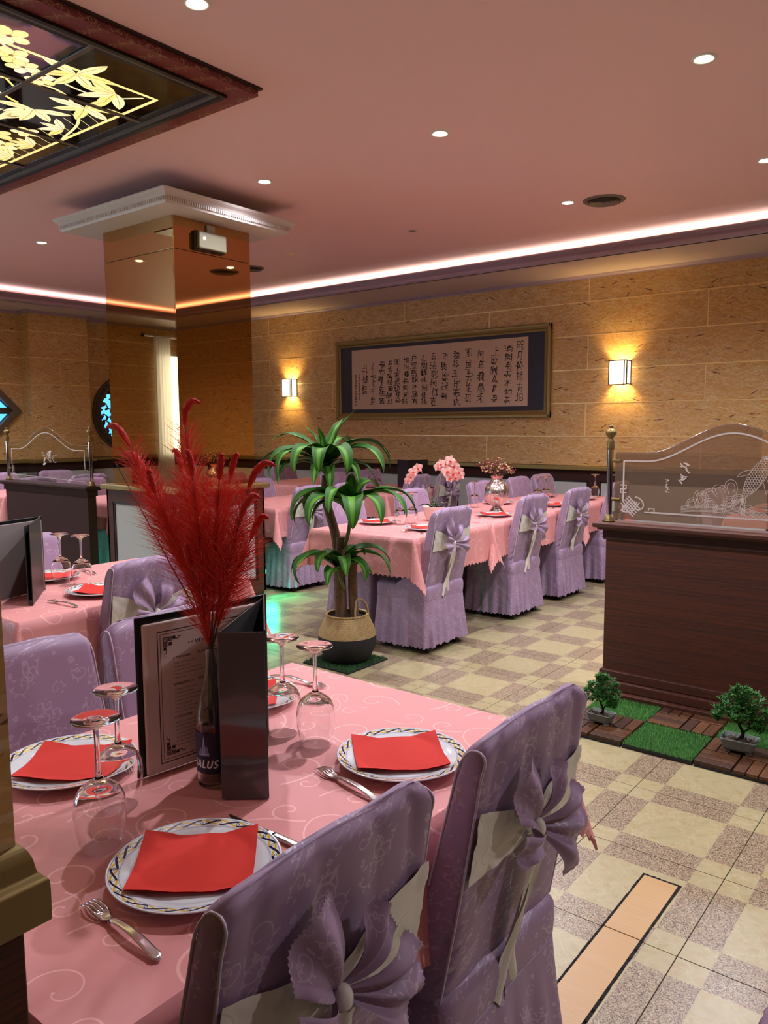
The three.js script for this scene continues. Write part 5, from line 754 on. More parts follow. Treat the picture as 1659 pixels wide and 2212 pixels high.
// ---------- plants ----------
const leafT = tex(canvas(128, 512, (x, w, h) => { const g = x.createLinearGradient(0, 0, w, 0); x.fillStyle = '#2c5a1e'; x.fillRect(0, 0, w, h); x.fillStyle = '#4f8a2e'; x.fillRect(w * .40, 0, w * .20, h); for (let i = 0; i < 150; i++) { const px = rnd() * w, c = Math.abs(px / w - .5) < .16; x.strokeStyle = c ? hsl(rr(86, 98), 52, rr(30, 48), .4) : hsl(rr(98, 116), 50, rr(18, 36), .45); x.lineWidth = rr(1, 3.4); x.beginPath(); x.moveTo(px, 0); x.lineTo(px + rr(-3, 3), h); x.stroke(); } for (let i = 0; i < 26; i++) { x.fillStyle = hsl(rr(38, 52), 55, rr(45, 62), .8); x.beginPath(); x.ellipse(rnd() * w, 14 * rnd() * rnd(), rr(3, 14), rr(3, 9), 0, 0, 7); x.fill(); } }));
const leafM = phys({ map: leafT, color: 0xdfe2b0, roughness: .6, specularIntensity: .6, side: DS });
const barkT = tex(canvas(256, 512, (x, w, h) => { x.fillStyle = '#6a5238'; x.fillRect(0, 0, w, h); for (let i = 0; i < 600; i++) { x.fillStyle = hsl(rr(24, 36), 30, rr(14, 46), .4); x.fillRect(rnd() * w, rnd() * h, rr(2, 8), rr(10, 50)); } for (let i = 0; i < 26; i++) { x.fillStyle = 'rgba(30,20,12,.5)'; x.fillRect(0, i * 20 + rr(-4, 4), w, rr(1, 3)); } }), true, [1, 3]);
const barkM = std({ map: barkT, bumpMap: barkT, bumpScale: .003, roughness: .85 });
function strapLeaf(len, w, rise, droop, twist = 0) { // grows from the origin along +x: rises, then arches down
  const pts = []; let x = 0, y = 0, a = rise; const n = 22, st = len / n; for (let i = 0; i <= n; i++) { pts.push([x, y]); a -= droop * (.35 + 1.3 * i / n) / n; x += Math.cos(a) * st; y += Math.sin(a) * st; }
  return grid(6, n, (u, v) => { const i = Math.min(n, Math.round(v * n)), q = pts[i], ww = w * (v < .18 ? .34 + 3.6 * v : 1) * Math.pow(Math.max(0, 1 - Math.pow(Math.max(0, (v - .3) / .7), 2.1)), .8) * .5 + .0006, k = (u - .5) * 2, p0 = pts[Math.max(0, i - 1)], p1 = pts[Math.min(n, i + 1)], tl = Math.hypot(p1[0] - p0[0], p1[1] - p0[1]) || 1, nx = -(p1[1] - p0[1]) / tl, ny = (p1[0] - p0[0]) / tl, cup = ww * .38 * k * k + .003 * Math.sin(v * 20 + k); const tw = twist * v; return [q[0] + nx * cup, q[1] + ny * cup + k * ww * Math.sin(tw) * .6, k * ww * Math.cos(tw)]; }, (u, v) => [u, 1 - v]);
}
{
  const px = -3.2, pz = -3.68;
  const mat = thing('grass_mat', 'dark green artificial grass mat under the potted dracaena', 'grass mat', [-3.21, 0, -3.672]);
  mesh('backing', rbox(-.19, .19, .0005, .012, -.195, .195, .004), std({ color: 0x0d1a0b, roughness: .9 }), mat); grassOn(mat, -.188, .188, -.193, .193, .012, 5200, .016, 0x2c5a26);
  const b = thing('woven_basket', 'round woven seagrass basket with a black lower half holding the tall dracaena', 'basket', [px, .022, pz]);
  const wv = (c1, c2, c3) => tex(canvas(256, 256, (x) => { x.fillStyle = c1; x.fillRect(0, 0, 256, 256); for (let j = 0; j < 8; j++) for (let i = 0; i < 8; i++) { const a = i * 32 + (j % 2) * 16; for (const o of [0, -256]) { x.save(); x.translate(a + o + 16, j * 32 + 16); x.rotate(j % 2 ? .5 : -.5); x.fillStyle = rnd() < .5 ? c2 : c3; x.beginPath(); x.ellipse(0, 0, 18, 11, 0, 0, 7); x.fill(); x.restore(); } } }), true, [14, 3.2]);
  const up = wv('#6f5832', '#b99c66', '#a88a55'), dn = wv('#0a0a0a', '#1c1b1a', '#161514');
  const prof = (y) => .135 + .05 * Math.sin(Math.min(1, y / .13) * Math.PI / 2) - (y > .15 ? .055 * Math.pow((y - .15) / .14, 1.5) : 0); const P = (a, c) => { const o = []; for (let y = a; y <= c + 1e-6; y += .01) o.push([prof(y), y]); return o; };
  mesh('black_half', lathe([[0, 0], ...P(0, .16)], 48), std({ map: dn, bumpMap: dn, bumpScale: .004, roughness: .75, side: DS }), b);
  mesh('woven_half', lathe(P(.16, .29), 48), std({ map: up, bumpMap: up, bumpScale: .005, roughness: .7, side: DS }), b);
  const br = []; for (let i = 0; i < 46; i++) { const a = i / 46 * 6.283; br.push(moved(new THREE.SphereGeometry(.0105, 8, 6).scale(1.25, .62, .7), prof(.29) * Math.cos(a), .291, prof(.29) * Math.sin(a), 0, -a + Math.PI / 2 + .35, 0)); } mesh('braided_rim', merge(br), std({ color: 0xa98d5a, roughness: .7 }), b);
  mesh('soil', moved(new THREE.CylinderGeometry(.134, .134, .01, 32), 0, .262, 0), std({ color: 0x231712, roughness: 1 }), b);
  mesh('handle', tube([[.105, .27, -.085], [.1, .34, -.075], [.095, .39, -.03], [.1, .395, .02], [.112, .35, .05], [.118, .28, .062]], .0065, 40, 8), std({ color: 0x9a8156, roughness: .75 }), b);
  const d = thing('dracaena', 'tall dracaena with three leaf crowns on thick brown canes, standing in the woven basket', 'plant', [px, .285, pz]);
  const C = [[[[-.02, -.0, .02], [-.04, .3, .02], [-.09, .52, .0], [-.17, .76, .0], [-.165, .90, .0]], .036, .026, 0], [[[.0, -.0, .06], [-.01, .25, .06], [.0, .52, .05]], .034, .031, 1], [[[.06, -.0, .0], [.05, .2, .0], [.045, .42, -.01]], .03, .028, 1]];
  for (const [pts, r0, r1, cap] of C) { const g = taper(pts, r0, r1, 30, 12), list = [g]; if (cap) { const e = pts[pts.length - 1]; list.push(moved(new THREE.CylinderGeometry(r1, r1, .01, 12), e[0], e[1] - .004, e[2])); } mesh('cane', merge(list), barkM, d); }
  const shoot = (pts) => mesh('shoot', taper(pts, .013, .011, 12, 8), std({ color: 0x5d6a35, roughness: .6 }), d); shoot([[.03, .47, .05], [.07, .56, .06], [.08, .66, .05]]); shoot([[.02, .2, .05], [.02, .26, .08], [.0, .31, .08]]);
  const crown = (cx, cy, cz, list) => list.forEach(([az, len, w, rise, droop]) => { const g = strapLeaf(len * rr(1.12, 1.3), w * 1.32, rad(rise), droop * rr(.68, .88), rr(-.5, .5)); const o = mesh('leaf', g, leafM, d); o.position.set(cx, cy + rr(-.03, .03), cz); o.rotation.y = rad(az); });
  const V0 = 38; // the camera looks along yaw 38: azimuths below are relative to the picture's right
  const A = (a) => a + V0;
  crown(-.165, .93, 0, [[A(180), .46, .075, 52, 3.0], [A(200), .42, .085, 62, 3.5], [A(165), .40, .06, 68, 2.5], [A(150), .40, .08, 60, 3.1], [A(-5), .47, .08, 60, 3.3], [A(20), .44, .075, 55, 3.1], [A(-25), .45, .085, 62, 3.6], [A(-60), .42, .085, 66, 3.9], [A(-95), .38, .09, 74, 4.3], [A(-120), .42, .085, 66, 3.9], [A(-145), .44, .085, 62, 3.6], [A(100), .40, .08, 62, 3.2], [A(70), .42, .08, 64, 3.1], [A(130), .40, .08, 58, 3.3], [A(55), .34, .055, 82, 1.2], [A(10), .36, .05, 80, 1.0], [A(170), .26, .045, 80, .9], [A(240), .24, .045, 84, .7], [A(-45), .32, .06, 40, 3.0], [A(215), .34, .065, 35, 2.8], [A(-80), .3, .06, 30, 2.8], [A(260), .32, .065, 42, 3.1], [A(-10), .3, .05, 28, 2.2], [A(185), .3, .05, 24, 2.2]]);
  crown(.08, .68, .05, [[A(178), .44, .085, 50, 3.6], [A(200), .46, .09, 56, 3.9], [A(225), .44, .095, 60, 4.0], [A(-85), .42, .11, 62, 4.4], [A(-30), .44, .085, 52, 3.6], [A(-5), .46, .08, 50, 3.2], [A(15), .42, .075, 58, 3.4], [A(60), .36, .07, 66, 3.2], [A(120), .36, .07, 64, 3.2], [A(150), .38, .075, 60, 3.3], [A(-110), .38, .09, 68, 4.3], [A(90), .24, .06, 82, 1.8], [A(-55), .36, .08, 50, 3.8], [A(-140), .3, .06, 40, 3.0]]);
  crown(.0, .33, .08, [[A(175), .32, .075, 52, 3.6], [A(205), .36, .08, 48, 3.9], [A(240), .26, .07, 60, 3.8], [A(-75), .26, .075, 58, 4.0], [A(-40), .28, .075, 52, 3.6], [A(-15), .36, .07, 48, 3.6], [A(10), .34, .07, 52, 3.3], [A(50), .28, .06, 64, 3.0], [A(130), .26, .06, 62, 3.2], [A(-5), .22, .055, 30, 2.6], [A(-105), .22, .06, 40, 3.4]]);
}
function grassOn(parent, x0, x1, z0, z1, y, n, h, color) {
  const g = new THREE.BufferGeometry(); g.setAttribute('position', new THREE.Float32BufferAttribute([-.0011, 0, 0, .0011, 0, 0, .0002, .55, .12, .0002, .55, .12, .0011, 0, 0, .0003, 1, .34], 3)); g.computeVertexNormals();
  const im = new THREE.InstancedMesh(g, std({ color: 0xffffff, roughness: .6, side: DS }), n), m = new THREE.Matrix4(), q = new THREE.Quaternion(), e = new THREE.Euler(), c = new THREE.Color();
  for (let i = 0; i < n; i++) { e.set(rr(-.35, .35), rnd() * 6.28, rr(-.3, .3)); q.setFromEuler(e); const s = h * rr(.6, 1.2); m.compose(V(rr(x0, x1), y, rr(z0, z1)), q, V(1, s, s)); im.setMatrixAt(i, m); c.set(color).offsetHSL(rr(-.02, .02), rr(-.1, .1), rr(-.05, .07)); im.setColorAt(i, c); }
  im.name = 'grass_blades'; im.userData.kind = 'stuff'; parent.add(shadows(im)); return im;
}
// ---------- deck tiles, grass tiles and bonsai in front of the counter ----------
{
  const S = .322; const X = [-1.632, -1.308, -.984, -.660, -.336, -.012], Z = [-3.435, -3.76];
  const deckTile = (x, z, flipP, label) => { const t = thing('deck_tile', label, 'deck tile', [x, 0, z], 0); mesh('base_grid', rbox(.003, S - .003, 0, .012, -S + .003, -.003, .003, 1), M.tray, t); const q = S / 2, cols = [0x8a5a32, 0x70482a, 0x5a3a24, 0x7d5430];
    for (let a = 0; a < 2; a++) for (let b = 0; b < 2; b++) { const alongX = (a + b) % 2 === 0 ? flipP : !flipP, x0 = a * q + .003, z0 = -b * q - .003, w = q - .006; for (let k = 0; k < 3; k++) { const s = w / 3, g = alongX ? rbox(x0, x0 + w, .012, .030, z0 - (k + 1) * s + .002, z0 - k * s - .002, .003, 1) : rbox(x0 + k * s + .002, x0 + (k + 1) * s - .002, .012, .030, z0 - w, z0, .003, 1); if (!alongX) { const uv = g.attributes.uv; for (let i = 0; i < uv.count; i++) uv.setXY(i, uv.getY(i), uv.getX(i)); } mesh('slat', g, deckMs[rnd() * 4 | 0], t); } } return t; };
  const deckMs = [0xe0c4a0, 0xc0a07c, 0x9c846c, 0xd4b89c].map((c) => std({ map: deckT, color: c, roughness: .6 }));
  const grassTile = (x, z, label) => { const t = thing('grass_tile', label, 'grass tile', [x, 0, z], 0); mesh('base_grid', rbox(.003, S - .003, 0, .016, -S + .003, -.003, .003, 1), M.tray, t); mesh('backing', rbox(.004, S - .004, .016, .021, -S + .004, -.004, .002, 1), std({ color: 0x12300f, roughness: .9 }), t); grassOn(t, .004, S - .004, -S + .004, -.004, .02, 9000, .015, 0x5f9f4c); return t; };
  deckTile(X[0], Z[0], false, 'front deck tile of wooden slats under the smaller left bonsai'); grassTile(X[1], Z[0], 'bright green artificial grass tile in the front row by the counter'); deckTile(X[2], Z[0], true, 'front deck tile of wooden slats under the right bonsai'); deckTile(X[3], Z[0], false, 'front deck tile at the right edge of the picture');
  grassTile(X[0], Z[1], 'green artificial grass tile in the shade at the counter\'s left end'); deckTile(X[1], Z[1], true, 'rear deck tile of wooden slats between two shaded grass tiles'); grassTile(X[2], Z[1], 'dark green artificial grass tile behind the right bonsai'); deckTile(X[3], Z[1], false, 'rear deck tile at the right edge beside the counter base');
  const bonsai = (x, z, y, s, label) => {
    const t = thing('bonsai', label, 'bonsai', [x, y, z], rr(-.2, .2)); const pm = std({ color: 0x70786f, roughness: .6 });
    mesh('pot', loft([[.012, .054, .036], [.02, .058, .04], [.05, .068, .046], [.056, .071, .049], [.06, .071, .049], [.06, .064, .042], [.048, .062, .04]].map(([yy, a, b]) => resample(roundRect(a * s, b * s, .008, 2), 40).map(([q, w]) => [q, yy * s, w]).reverse()), true, true), pm, t);
    for (const a of [-1, 1]) for (const b of [-1, 1]) mesh('pot_foot', rbox(a * .04 * s - .012, a * .04 * s + .012, 0, .016 * s, b * .024 * s - .01, b * .024 * s + .01, .003, 1), pm, t);
    const peb = []; for (let i = 0; i < 70; i++) peb.push(moved(new THREE.IcosahedronGeometry(rr(.004, .008) * s, 0).scale(1, .7, 1), rr(-.055, .055) * s, .052 * s, rr(-.034, .034) * s, rnd() * 3, rnd() * 3)); const pb = mesh('pebbles', merge(peb), std({ color: 0x8a8078, roughness: .9 }), t); pb.userData.kind = 'stuff';
    const tr = [[[0, .05, 0], [.012, .08, .004], [-.006, .115, 0], [-.022, .15, .006]], [[-.006, .115, 0], [.02, .14, -.01], [.05, .16, -.005]], [[-.012, .13, 0], [-.05, .165, .0]], [[.012, .085, 0], [.035, .11, .02], [.06, .125, .02]]].map((p, i) => taper(p.map((q) => q.map((k) => k * s)), (i ? .0045 : .009) * s, .003 * s, 12, 7)); mesh('trunk', merge(tr), std({ color: 0x2c1e16, roughness: .9 }), t);
    const lv = []; const blobs = [[-.035, .19, 0, .055], [.03, .215, -.01, .055], [.065, .165, 0, .045], [-.065, .15, .02, .045], [.0, .165, .04, .045], [.0, .25, 0, .035], [.07, .125, .03, .03]];
    for (let i = 0; i < 300; i++) { const b = blobs[i % blobs.length], a = rnd() * 6.283, e = Math.acos(rr(-.8, 1)), r = b[3] * Math.cbrt(rr(.3, 1)); const c = V(b[0] + r * Math.sin(e) * Math.cos(a), b[1] + r * Math.cos(e) * .8, b[2] + r * Math.sin(e) * Math.sin(a)).multiplyScalar(s); for (let k = 0; k < 6; k++) { const L = rr(.018, .030) * s, w = .0042 * s, g = new THREE.BufferGeometry(); g.setAttribute('position', new THREE.Float32BufferAttribute([0, 0, 0, L * .5, .0015, -w, L, 0, 0, 0, 0, 0, L, 0, 0, L * .5, .0015, w], 3)); g.setAttribute('uv', new THREE.Float32BufferAttribute(new Array(12).fill(0), 2)); g.rotateZ(rr(.1, 1.1)); g.rotateY(k * 1.05 + a); g.translate(c.x, c.y, c.z); g.computeVertexNormals(); lv.push(g); } }
    const lf = mesh('leaves', merge(lv), std({ color: 0x2f6a22, roughness: .5, side: DS }), t); lf.userData.kind = 'stuff'; return t;
  };
  bonsai(-1.475, -3.60, .031, .88, 'small bonsai in a grey tray at the left end of the wooden deck'); bonsai(-.845, -3.65, .031, 1.08, 'larger bonsai in a grey footed tray beside the bright grass tile'); bonsai(-.70, -3.93, .022, .8, 'dark little bonsai half cut by the right edge behind the larger one');
}
// ---------- orchid and silver vase on the long table ----------
function orchid(x, z) {
  const p = thing('flower_pot', 'white oval pot holding the pink orchids on the long table', 'pot', [x, Y, z]); mesh('bowl', lathe([[0, 0], [.045, 0], [.055, .004], [.075, .05], [.092, .105], [.094, .11], [.089, .11], [.08, .09], [0, .085]], 40).scale(1, 1, .8), std({ color: 0xe6c8be, roughness: .3 }), p); mesh('soil', moved(new THREE.CylinderGeometry(.082, .08, .012, 28).scale(1, 1, .8), 0, .094, 0), std({ color: 0x1d1613, roughness: 1 }), p);
  const t = thing('orchid', 'pink artificial orchid with two arching flower stems in the white pot', 'orchid', [x, Y + .098, z], rad(38)); // turned so local x runs along the picture
  const sm = std({ color: 0x7b7f4d, roughness: .6 }), pm = phys({ color: 0xf2c0b4, roughness: .6, side: DS, transmission: .2, thickness: 0 }), lm = std({ color: 0xc83028, roughness: .5, side: DS }), lf = std({ color: 0x1d2c19, roughness: .35, side: DS });
  const st = [[[0, 0, 0], [-.03, .1, 0], [-.06, .2, .01], [-.10, .285, .02], [-.15, .27, .03], [-.17, .235, .04]], [[0, 0, 0], [.02, .12, 0], [.04, .22, .0], [.08, .32, .02], [.13, .33, .03], [.17, .28, .04]], [[0, 0, 0], [.025, .1, .01], [.055, .2, .02], [.10, .26, .03], [.13, .22, .05]]]; st.forEach((q) => mesh('stem', tube(q, .0032, 40, 6), sm, t));
  const petal = (L, w) => grid(6, 6, (u, v) => { const k = (u - .5) * 2, ww = w * Math.sin(Math.PI * Math.min(.98, .12 + v * .86)); return [k * ww, .004 + L * v, .006 * v * v - .35 * ww * k * k * .5]; });
  const flower = (fx, fy, fz, s, ry, rx) => { const parts = []; [[0, .036, .014], [72, .038, .021], [144, .034, .013], [216, .034, .013], [288, .038, .021]].forEach(([a, L, w]) => parts.push(petal(L * s, w * s).rotateZ(rad(a)))); const o = mesh('flower', merge(parts), pm, t); o.position.set(fx, fy, fz); o.rotation.set(rx, ry, rr(-.3, .3)); const l = mesh('lip', merge([moved(new THREE.SphereGeometry(.008 * s, 10, 8).scale(1, .8, 1.2), 0, -.004, .006), grid(4, 4, (u, v) => [(u - .5) * .018 * s * (1 - v * .4), -.006 - .014 * v * s, .008 + .010 * v]).toNonIndexed()]), lm, o); };
  for (const [a, b, c, s] of [[-.175, .245, .04, 1], [-.155, .28, .035, 1.05], [-.12, .31, .03, 1.0], [-.195, .215, .045, .8], [.09, .335, .02, 1.1], [.055, .34, .03, 1], [.125, .36, .02, 1.25], [.155, .325, .035, 1.2], [.185, .28, .04, 1.15], [.10, .285, .05, 1.3], [.145, .27, .055, 1.15], [.12, .235, .055, 1.0], [.20, .25, .03, 1.0], [.03, .315, .03, .9], [.165, .24, .05, .95]]) flower(a, b, c + rr(0, .02), s * .98, rr(-.5, .5), rr(-.3, .3));
  for (const [a, L, w, rise, dr] of [[180, .12, .045, 30, 1], [20, .17, .04, 32, 1.1], [-10, .14, .04, 12, .7], [80, .1, .035, 60, .6], [120, .08, .03, 70, .5]]) { const o = mesh('leaf', strapLeaf(L, w, rad(rise), dr), lf, t); o.rotation.y = rad(a); }
  return t;
}
function silverVase(x, z) {
  const bm = tex(canvas(1024, 256, (c, w, h) => { c.fillStyle = '#777'; c.fillRect(0, 0, w, h); for (let i = 0; i < 16; i++) { const a = i * 64 + 32; c.strokeStyle = '#eee'; c.lineWidth = 6; c.beginPath(); c.arc(a, 168, 22, 0, 7); c.stroke(); c.lineWidth = 4; c.beginPath(); c.arc(a + 32, 132, 10, 0, 7); c.stroke(); c.beginPath(); c.arc(a + 32, 206, 10, 0, 7); c.stroke(); } for (let i = 0; i < 420; i++) { c.fillStyle = rnd() < .5 ? '#ddd' : '#222'; c.beginPath(); c.ellipse(rnd() * w, rnd() * 112, rr(4, 9), rr(3, 6), rnd() * 3, 0, 7); c.fill(); } }), false);
  const t = thing('silver_vase', 'round embossed silver vase standing on the long table', 'vase', [x, Y, z]); const m = std({ color: 0xcfc2ba, metalness: 1, roughness: .24, bumpMap: bm, bumpScale: .006 });
  mesh('body', lathe([[.03, .055], [.05, .062], [.085, .1], [.104, .15], [.1, .2], [.078, .242], [.045, .268], [.042, .29], [.05, .306], [.046, .306], [.036, .29], [.036, .27], [0, .26]], 56), m, t); mesh('foot', lathe([[0, 0], [.066, 0], [.068, .006], [.058, .02], [.036, .046], [.03, .056], [0, .056]], 40), M.chrome, t); mesh('neck', lathe([[.043, .268], [.043, .288], [.052, .308]], 32), std({ color: 0xe0a8a0, metalness: .7, roughness: .3, side: DS }), t);
  const f = thing('berry_spray', 'spray of dried red and cream berries in the silver vase', 'flowers', [x, Y + .27, z]); const stems = [], red = [], pale = [];
  for (let i = 0; i < 26; i++) { const a = i * 2.4, r = .03 + .11 * Math.sqrt((i + 1) / 26), hh = .16 - r * .55 + rr(-.02, .04), e = [r * Math.cos(a), hh, r * Math.sin(a)]; stems.push(taper([[0, 0, 0], [e[0] * .4, hh * .6, e[2] * .4], e], .0018, .001, 8, 5)); for (let k = 0; k < 9; k++) (rnd() < .55 ? red : pale).push(moved(new THREE.IcosahedronGeometry(rr(.005, .009), 1), e[0] + rr(-.028, .028), e[1] + rr(-.026, .026), e[2] + rr(-.028, .028))); }
  mesh('stems', merge(stems), std({ color: 0x5a4a30, roughness: .8 }), f); for (const [n, g, c] of [['red_berries', red, 0x6e2028], ['cream_berries', pale, 0xb4935e]]) { const o = mesh(n, merge(g), std({ color: c, roughness: .5 }), f); o.userData.kind = 'stuff'; }
  for (const a of [40, 160, 280]) { const o = mesh('leaf', strapLeaf(.12, .035, rad(70), .8), std({ color: 0x4d6a36, roughness: .5, side: DS }), f); o.rotation.y = rad(a); o.position.y = .06; }
}
// ---------- dining room: tables, chairs, settings ----------
const G3 = 'covered chairs along the long table';
// foreground table
const t1 = { x0: -1.70, x1: -.80, z0: -1.69, z1: -.44 };
table(t1.x0, t1.x1, t1.z0, t1.z1, 'dark table hidden under the foreground pink cloth', 'pink swirl tablecloth on the foreground table nearest the camera', 3);
chair(0, 1, t1.x1, -.755, 'covered chair nearest the camera, its big lavender bow cut by the bottom edge');
chair(1, 1, t1.x1, -1.33, 'covered chair with hanging cream ribbons on the right of the foreground table');
chair(2, -1, -1.80, -.915, 'covered chair facing the camera beside the left wood pillar');
chair(2, -1, -1.80, -1.395, 'covered chair facing the camera behind the open menu');
plate(-1.0, -.765, 'patterned dinner plate nearest the camera, behind the nearest chair', null, .3); napkin(-1.01, -.772, rad(44), 'red napkin on the plate nearest the camera');
plate(-.99, -1.315, 'patterned dinner plate on the right side of the foreground table', null, 1.2); napkin(-1.003, -1.322, rad(45), 'red napkin on the right plate of the foreground table');
plate(-1.535, -.85, 'patterned dinner plate cut by the wood pillar at the left edge', null, 2); napkin(-1.53, -.86, rad(40), 'red napkin on the plate beside the left wood pillar');
plate(-1.56, -1.37, 'patterned dinner plate mostly hidden behind the open menu', null, .7); napkin(-1.57, -1.36, rad(45), 'red napkin hidden behind the open menu');
fork(-.868, -.597, Math.PI + rad(-3), 'steel fork left of the plate nearest the camera'); fork(-.915, -1.138, Math.PI + rad(-11), 'steel fork pointing at the right plate of the foreground table');
fork(-1.60, -.99, rad(-20), 'steel fork behind the wine glasses beside the left plate'); fork(-1.65, -1.55, rad(6), 'steel fork beyond the menu at the far end of the foreground table');
knife(-.885, -.925, Math.PI + rad(1), 'knife right of the plate nearest the camera, partly under its rim'); 
glass(-1.2, -.717, 'upturned wine glass nearest the camera, in front of the left plate'); glass(-1.307, -.825, 'upturned wine glass behind the nearest one, left of the open menu'); glass(-1.207, -1.274, 'upturned wine glass on the right of the open menu, nearer the right plate'); glass(-1.315, -1.275, 'upturned wine glass half hidden behind the right edge of the open menu');
menu('black menu folder standing open with a printed price page on the foreground table', -1.334, -1.238, -97, -58.8, -42.8, .325, .342);
bottleVase(-1.238, -1.003);
{
  const B = [-1.2385, Y + .282, -1.003], Gp = 'red pampas plumes in the bottle vase';
  const list = [[-1.345, 1.575, -1.03, 1, .5, 900, 'tallest red plume, its tip bent to the right'], [-1.50, 1.525, -.98, -1, .5, 900, 'red plume arching furthest up to the left'], [-1.51, 1.455, -1.03, -1, .5, 900, 'red plume leaning out to the left below the arching one'], [-1.375, 1.415, -.96, .2, .5, 800, 'short upright red plume left of the middle'], [-1.30, 1.38, -1.05, .1, .5, 800, 'short red plume close to the middle of the bunch'], [-1.245, 1.46, -.97, -.3, .5, 900, 'straight red plume in the middle of the bunch'], [-1.22, 1.45, -1.06, .3, .5, 850, 'red plume just right of the middle'], [-1.165, 1.455, -.98, .15, .5, 850, 'upright red plume on the right of the bunch'], [-1.135, 1.435, -1.04, 1, .5, 900, 'red plume on the right whose tip bends right'], [-1.11, 1.37, -.99, .7, .5, 850, 'red plume leaning furthest right'], [-1.145, 1.315, -1.05, .5, .5, 800, 'low red plume on the right'], [-1.25, 1.25, -.96, .1, .5, 700, 'lowest red plume near the bottle neck'], [-1.40, 1.46, -1.06, -.4, .5, 850, 'red plume behind, left of the tallest']];
  for (const [a, b, c, bd, len, n, l] of list) plume(l, [B[0] + rr(-.003, .003), B[1], B[2] + rr(-.003, .003)], [a, b, c], bd, len, n, Gp);
  for (const [a, b, c, l] of [[-1.545, 1.42, -1.0, 'thin bare stalk sticking out furthest to the left of the plumes'], [-1.43, 1.345, -.97, 'thin bare stalk low on the left of the plumes']]) solo('bare_stalk', taper([[0, -.15, 0], [0, 0, 0], [(a - B[0]) * .5, (b - B[1]) * .5 + .01, (c - B[2]) * .5], [a - B[0], b - B[1], c - B[2]]], .0016, .0009, 20, 6), stalkM, l, 'stalk', B);
}
// second table, left
const t2 = { x0: -3.78, x1: -2.88, z0: -2.56, z1: -1.42 };
table(t2.x0, t2.x1, t2.z0, t2.z1, 'dark table hidden under the pink cloth left of the foreground', 'pink swirl tablecloth on the second table behind the foreground chairs', 5);
chair(1, 1, t2.x1, -1.955, 'covered chair seen from behind with a bow, between the second table and the red plumes');
chair(2, -1, t2.x0, -1.93, 'covered chair on the far side of the second table, behind its standing menu');
chair(2, -1, t2.x0, -1.40, 'covered chair at the far left of the second table behind the wood pillar');
plate(-3.10, -1.90, 'patterned plate on the second table beside the bowed chair', null, 1); napkin(-3.10, -1.905, rad(40), 'red napkin on the plate beside the bowed chair at the second table');
plate(-3.58, -1.93, 'patterned plate on the far side of the second table, behind its glasses', null, 2); napkin(-3.58, -1.935, rad(45), 'red napkin behind the two glasses on the second table');
fork(-2.925, -1.69, Math.PI + rad(4), 'steel fork in front of the plate on the second table'); fork(-3.50, -2.13, rad(170), 'steel fork beside the glasses on the second table');
glass(-3.46, -1.925, 'left one of the two upturned wine glasses on the second table'); glass(-3.33, -1.955, 'right one of the two upturned wine glasses on the second table');
menu('dark grey menu folder standing open on the second table at the left edge', -3.37, -1.79, -75, -39, -36, .33, .335, null, false);
// long table by the plant: three tables end to end
const L3 = { x0: -3.85, x1: -2.95 }, z3 = [[-5.0, -4.05], [-6.62, -5.06], [-7.64, -6.68]], w3 = ['nearest the camera', 'in the middle', 'at the far end'];
z3.forEach(([a, b], i) => table(L3.x0, L3.x1, a, b, `dark table ${w3[i]} of the long row, under its cloth`, `pink tablecloth ${i === 0 ? 'behind the dracaena, on the near end' : i === 1 ? 'under the silver vase, in the middle' : 'beside the framed calligraphy wall, on the far end'} of the long table`, [2, 4, 6][i]));
[[0, -4.33, 'first covered chair with a bow, beside the dracaena at the long table'], [1, -5.48, 'second covered chair with a bow along the right side of the long table'], [2, -6.30, 'third covered chair with a bow along the right side of the long table'], [0, -7.22, 'covered chair at the far right of the long table, partly behind the partition post']].forEach(([k, z, l]) => chair(k, 1, L3.x1, z, l, G3));
[[-4.52, 'covered chair facing the camera behind the dracaena leaves at the long table'], [-5.40, 'covered chair facing the camera behind the white orchid pot'], [-6.54, 'covered chair facing the camera between orchid and silver vase'], [-7.30, 'covered chair facing the camera right behind the silver vase'], [-7.84, 'covered chair facing the camera at the far end of the long table']].forEach(([z, l]) => chair(2, -1, L3.x0, z, l, G3));
[[-3.15, -4.47, 'plate with a red napkin by the first bowed chair of the long table'], [-3.18, -5.48, 'plate with a red napkin in front of the silver vase'], [-3.16, -6.45, 'plate with a red napkin by the third bowed chair of the long table'], [-3.65, -4.55, 'plate with a red napkin behind the dracaena leaves'], [-3.66, -6.36, 'plate with a red napkin behind the silver vase'], [-3.2, -7.2, 'plate with a red napkin near the far right chair of the long table'], [-3.66, -7.25, 'plate with a red napkin at the far end of the long table']].forEach(([x, z, l], i) => { plate(x, z, l, null, i); napkin(x, z, rad(40 + i * 3), l.replace('plate with a red napkin', 'red napkin on the plate')); fork(x + (x > -3.4 ? .12 : -.12), z + (x > -3.4 ? .19 : -.19), x > -3.4 ? Math.PI : 0, l.replace('plate with a red napkin', 'steel fork next to the plate')); });
[[-3.47, -4.60, 'left one of two upturned wine glasses beside the orchid pot'], [-3.44, -4.71, 'right one of two upturned wine glasses beside the orchid pot'], [-3.66, -5.95, 'upturned wine glass standing left of the silver vase'], [-3.45, -6.75, 'upturned wine glass standing right behind the silver vase'], [-3.44, -6.9, 'second upturned wine glass standing right behind the silver vase'], [-3.18, -7.45, 'left one of two upturned wine glasses at the far end of the long table'], [-3.02, -7.5, 'right one of two upturned wine glasses at the far end of the long table']].forEach(([x, z, l]) => glass(x, z, l));
orchid(-3.40, -4.93); silverVase(-3.285, -5.69);
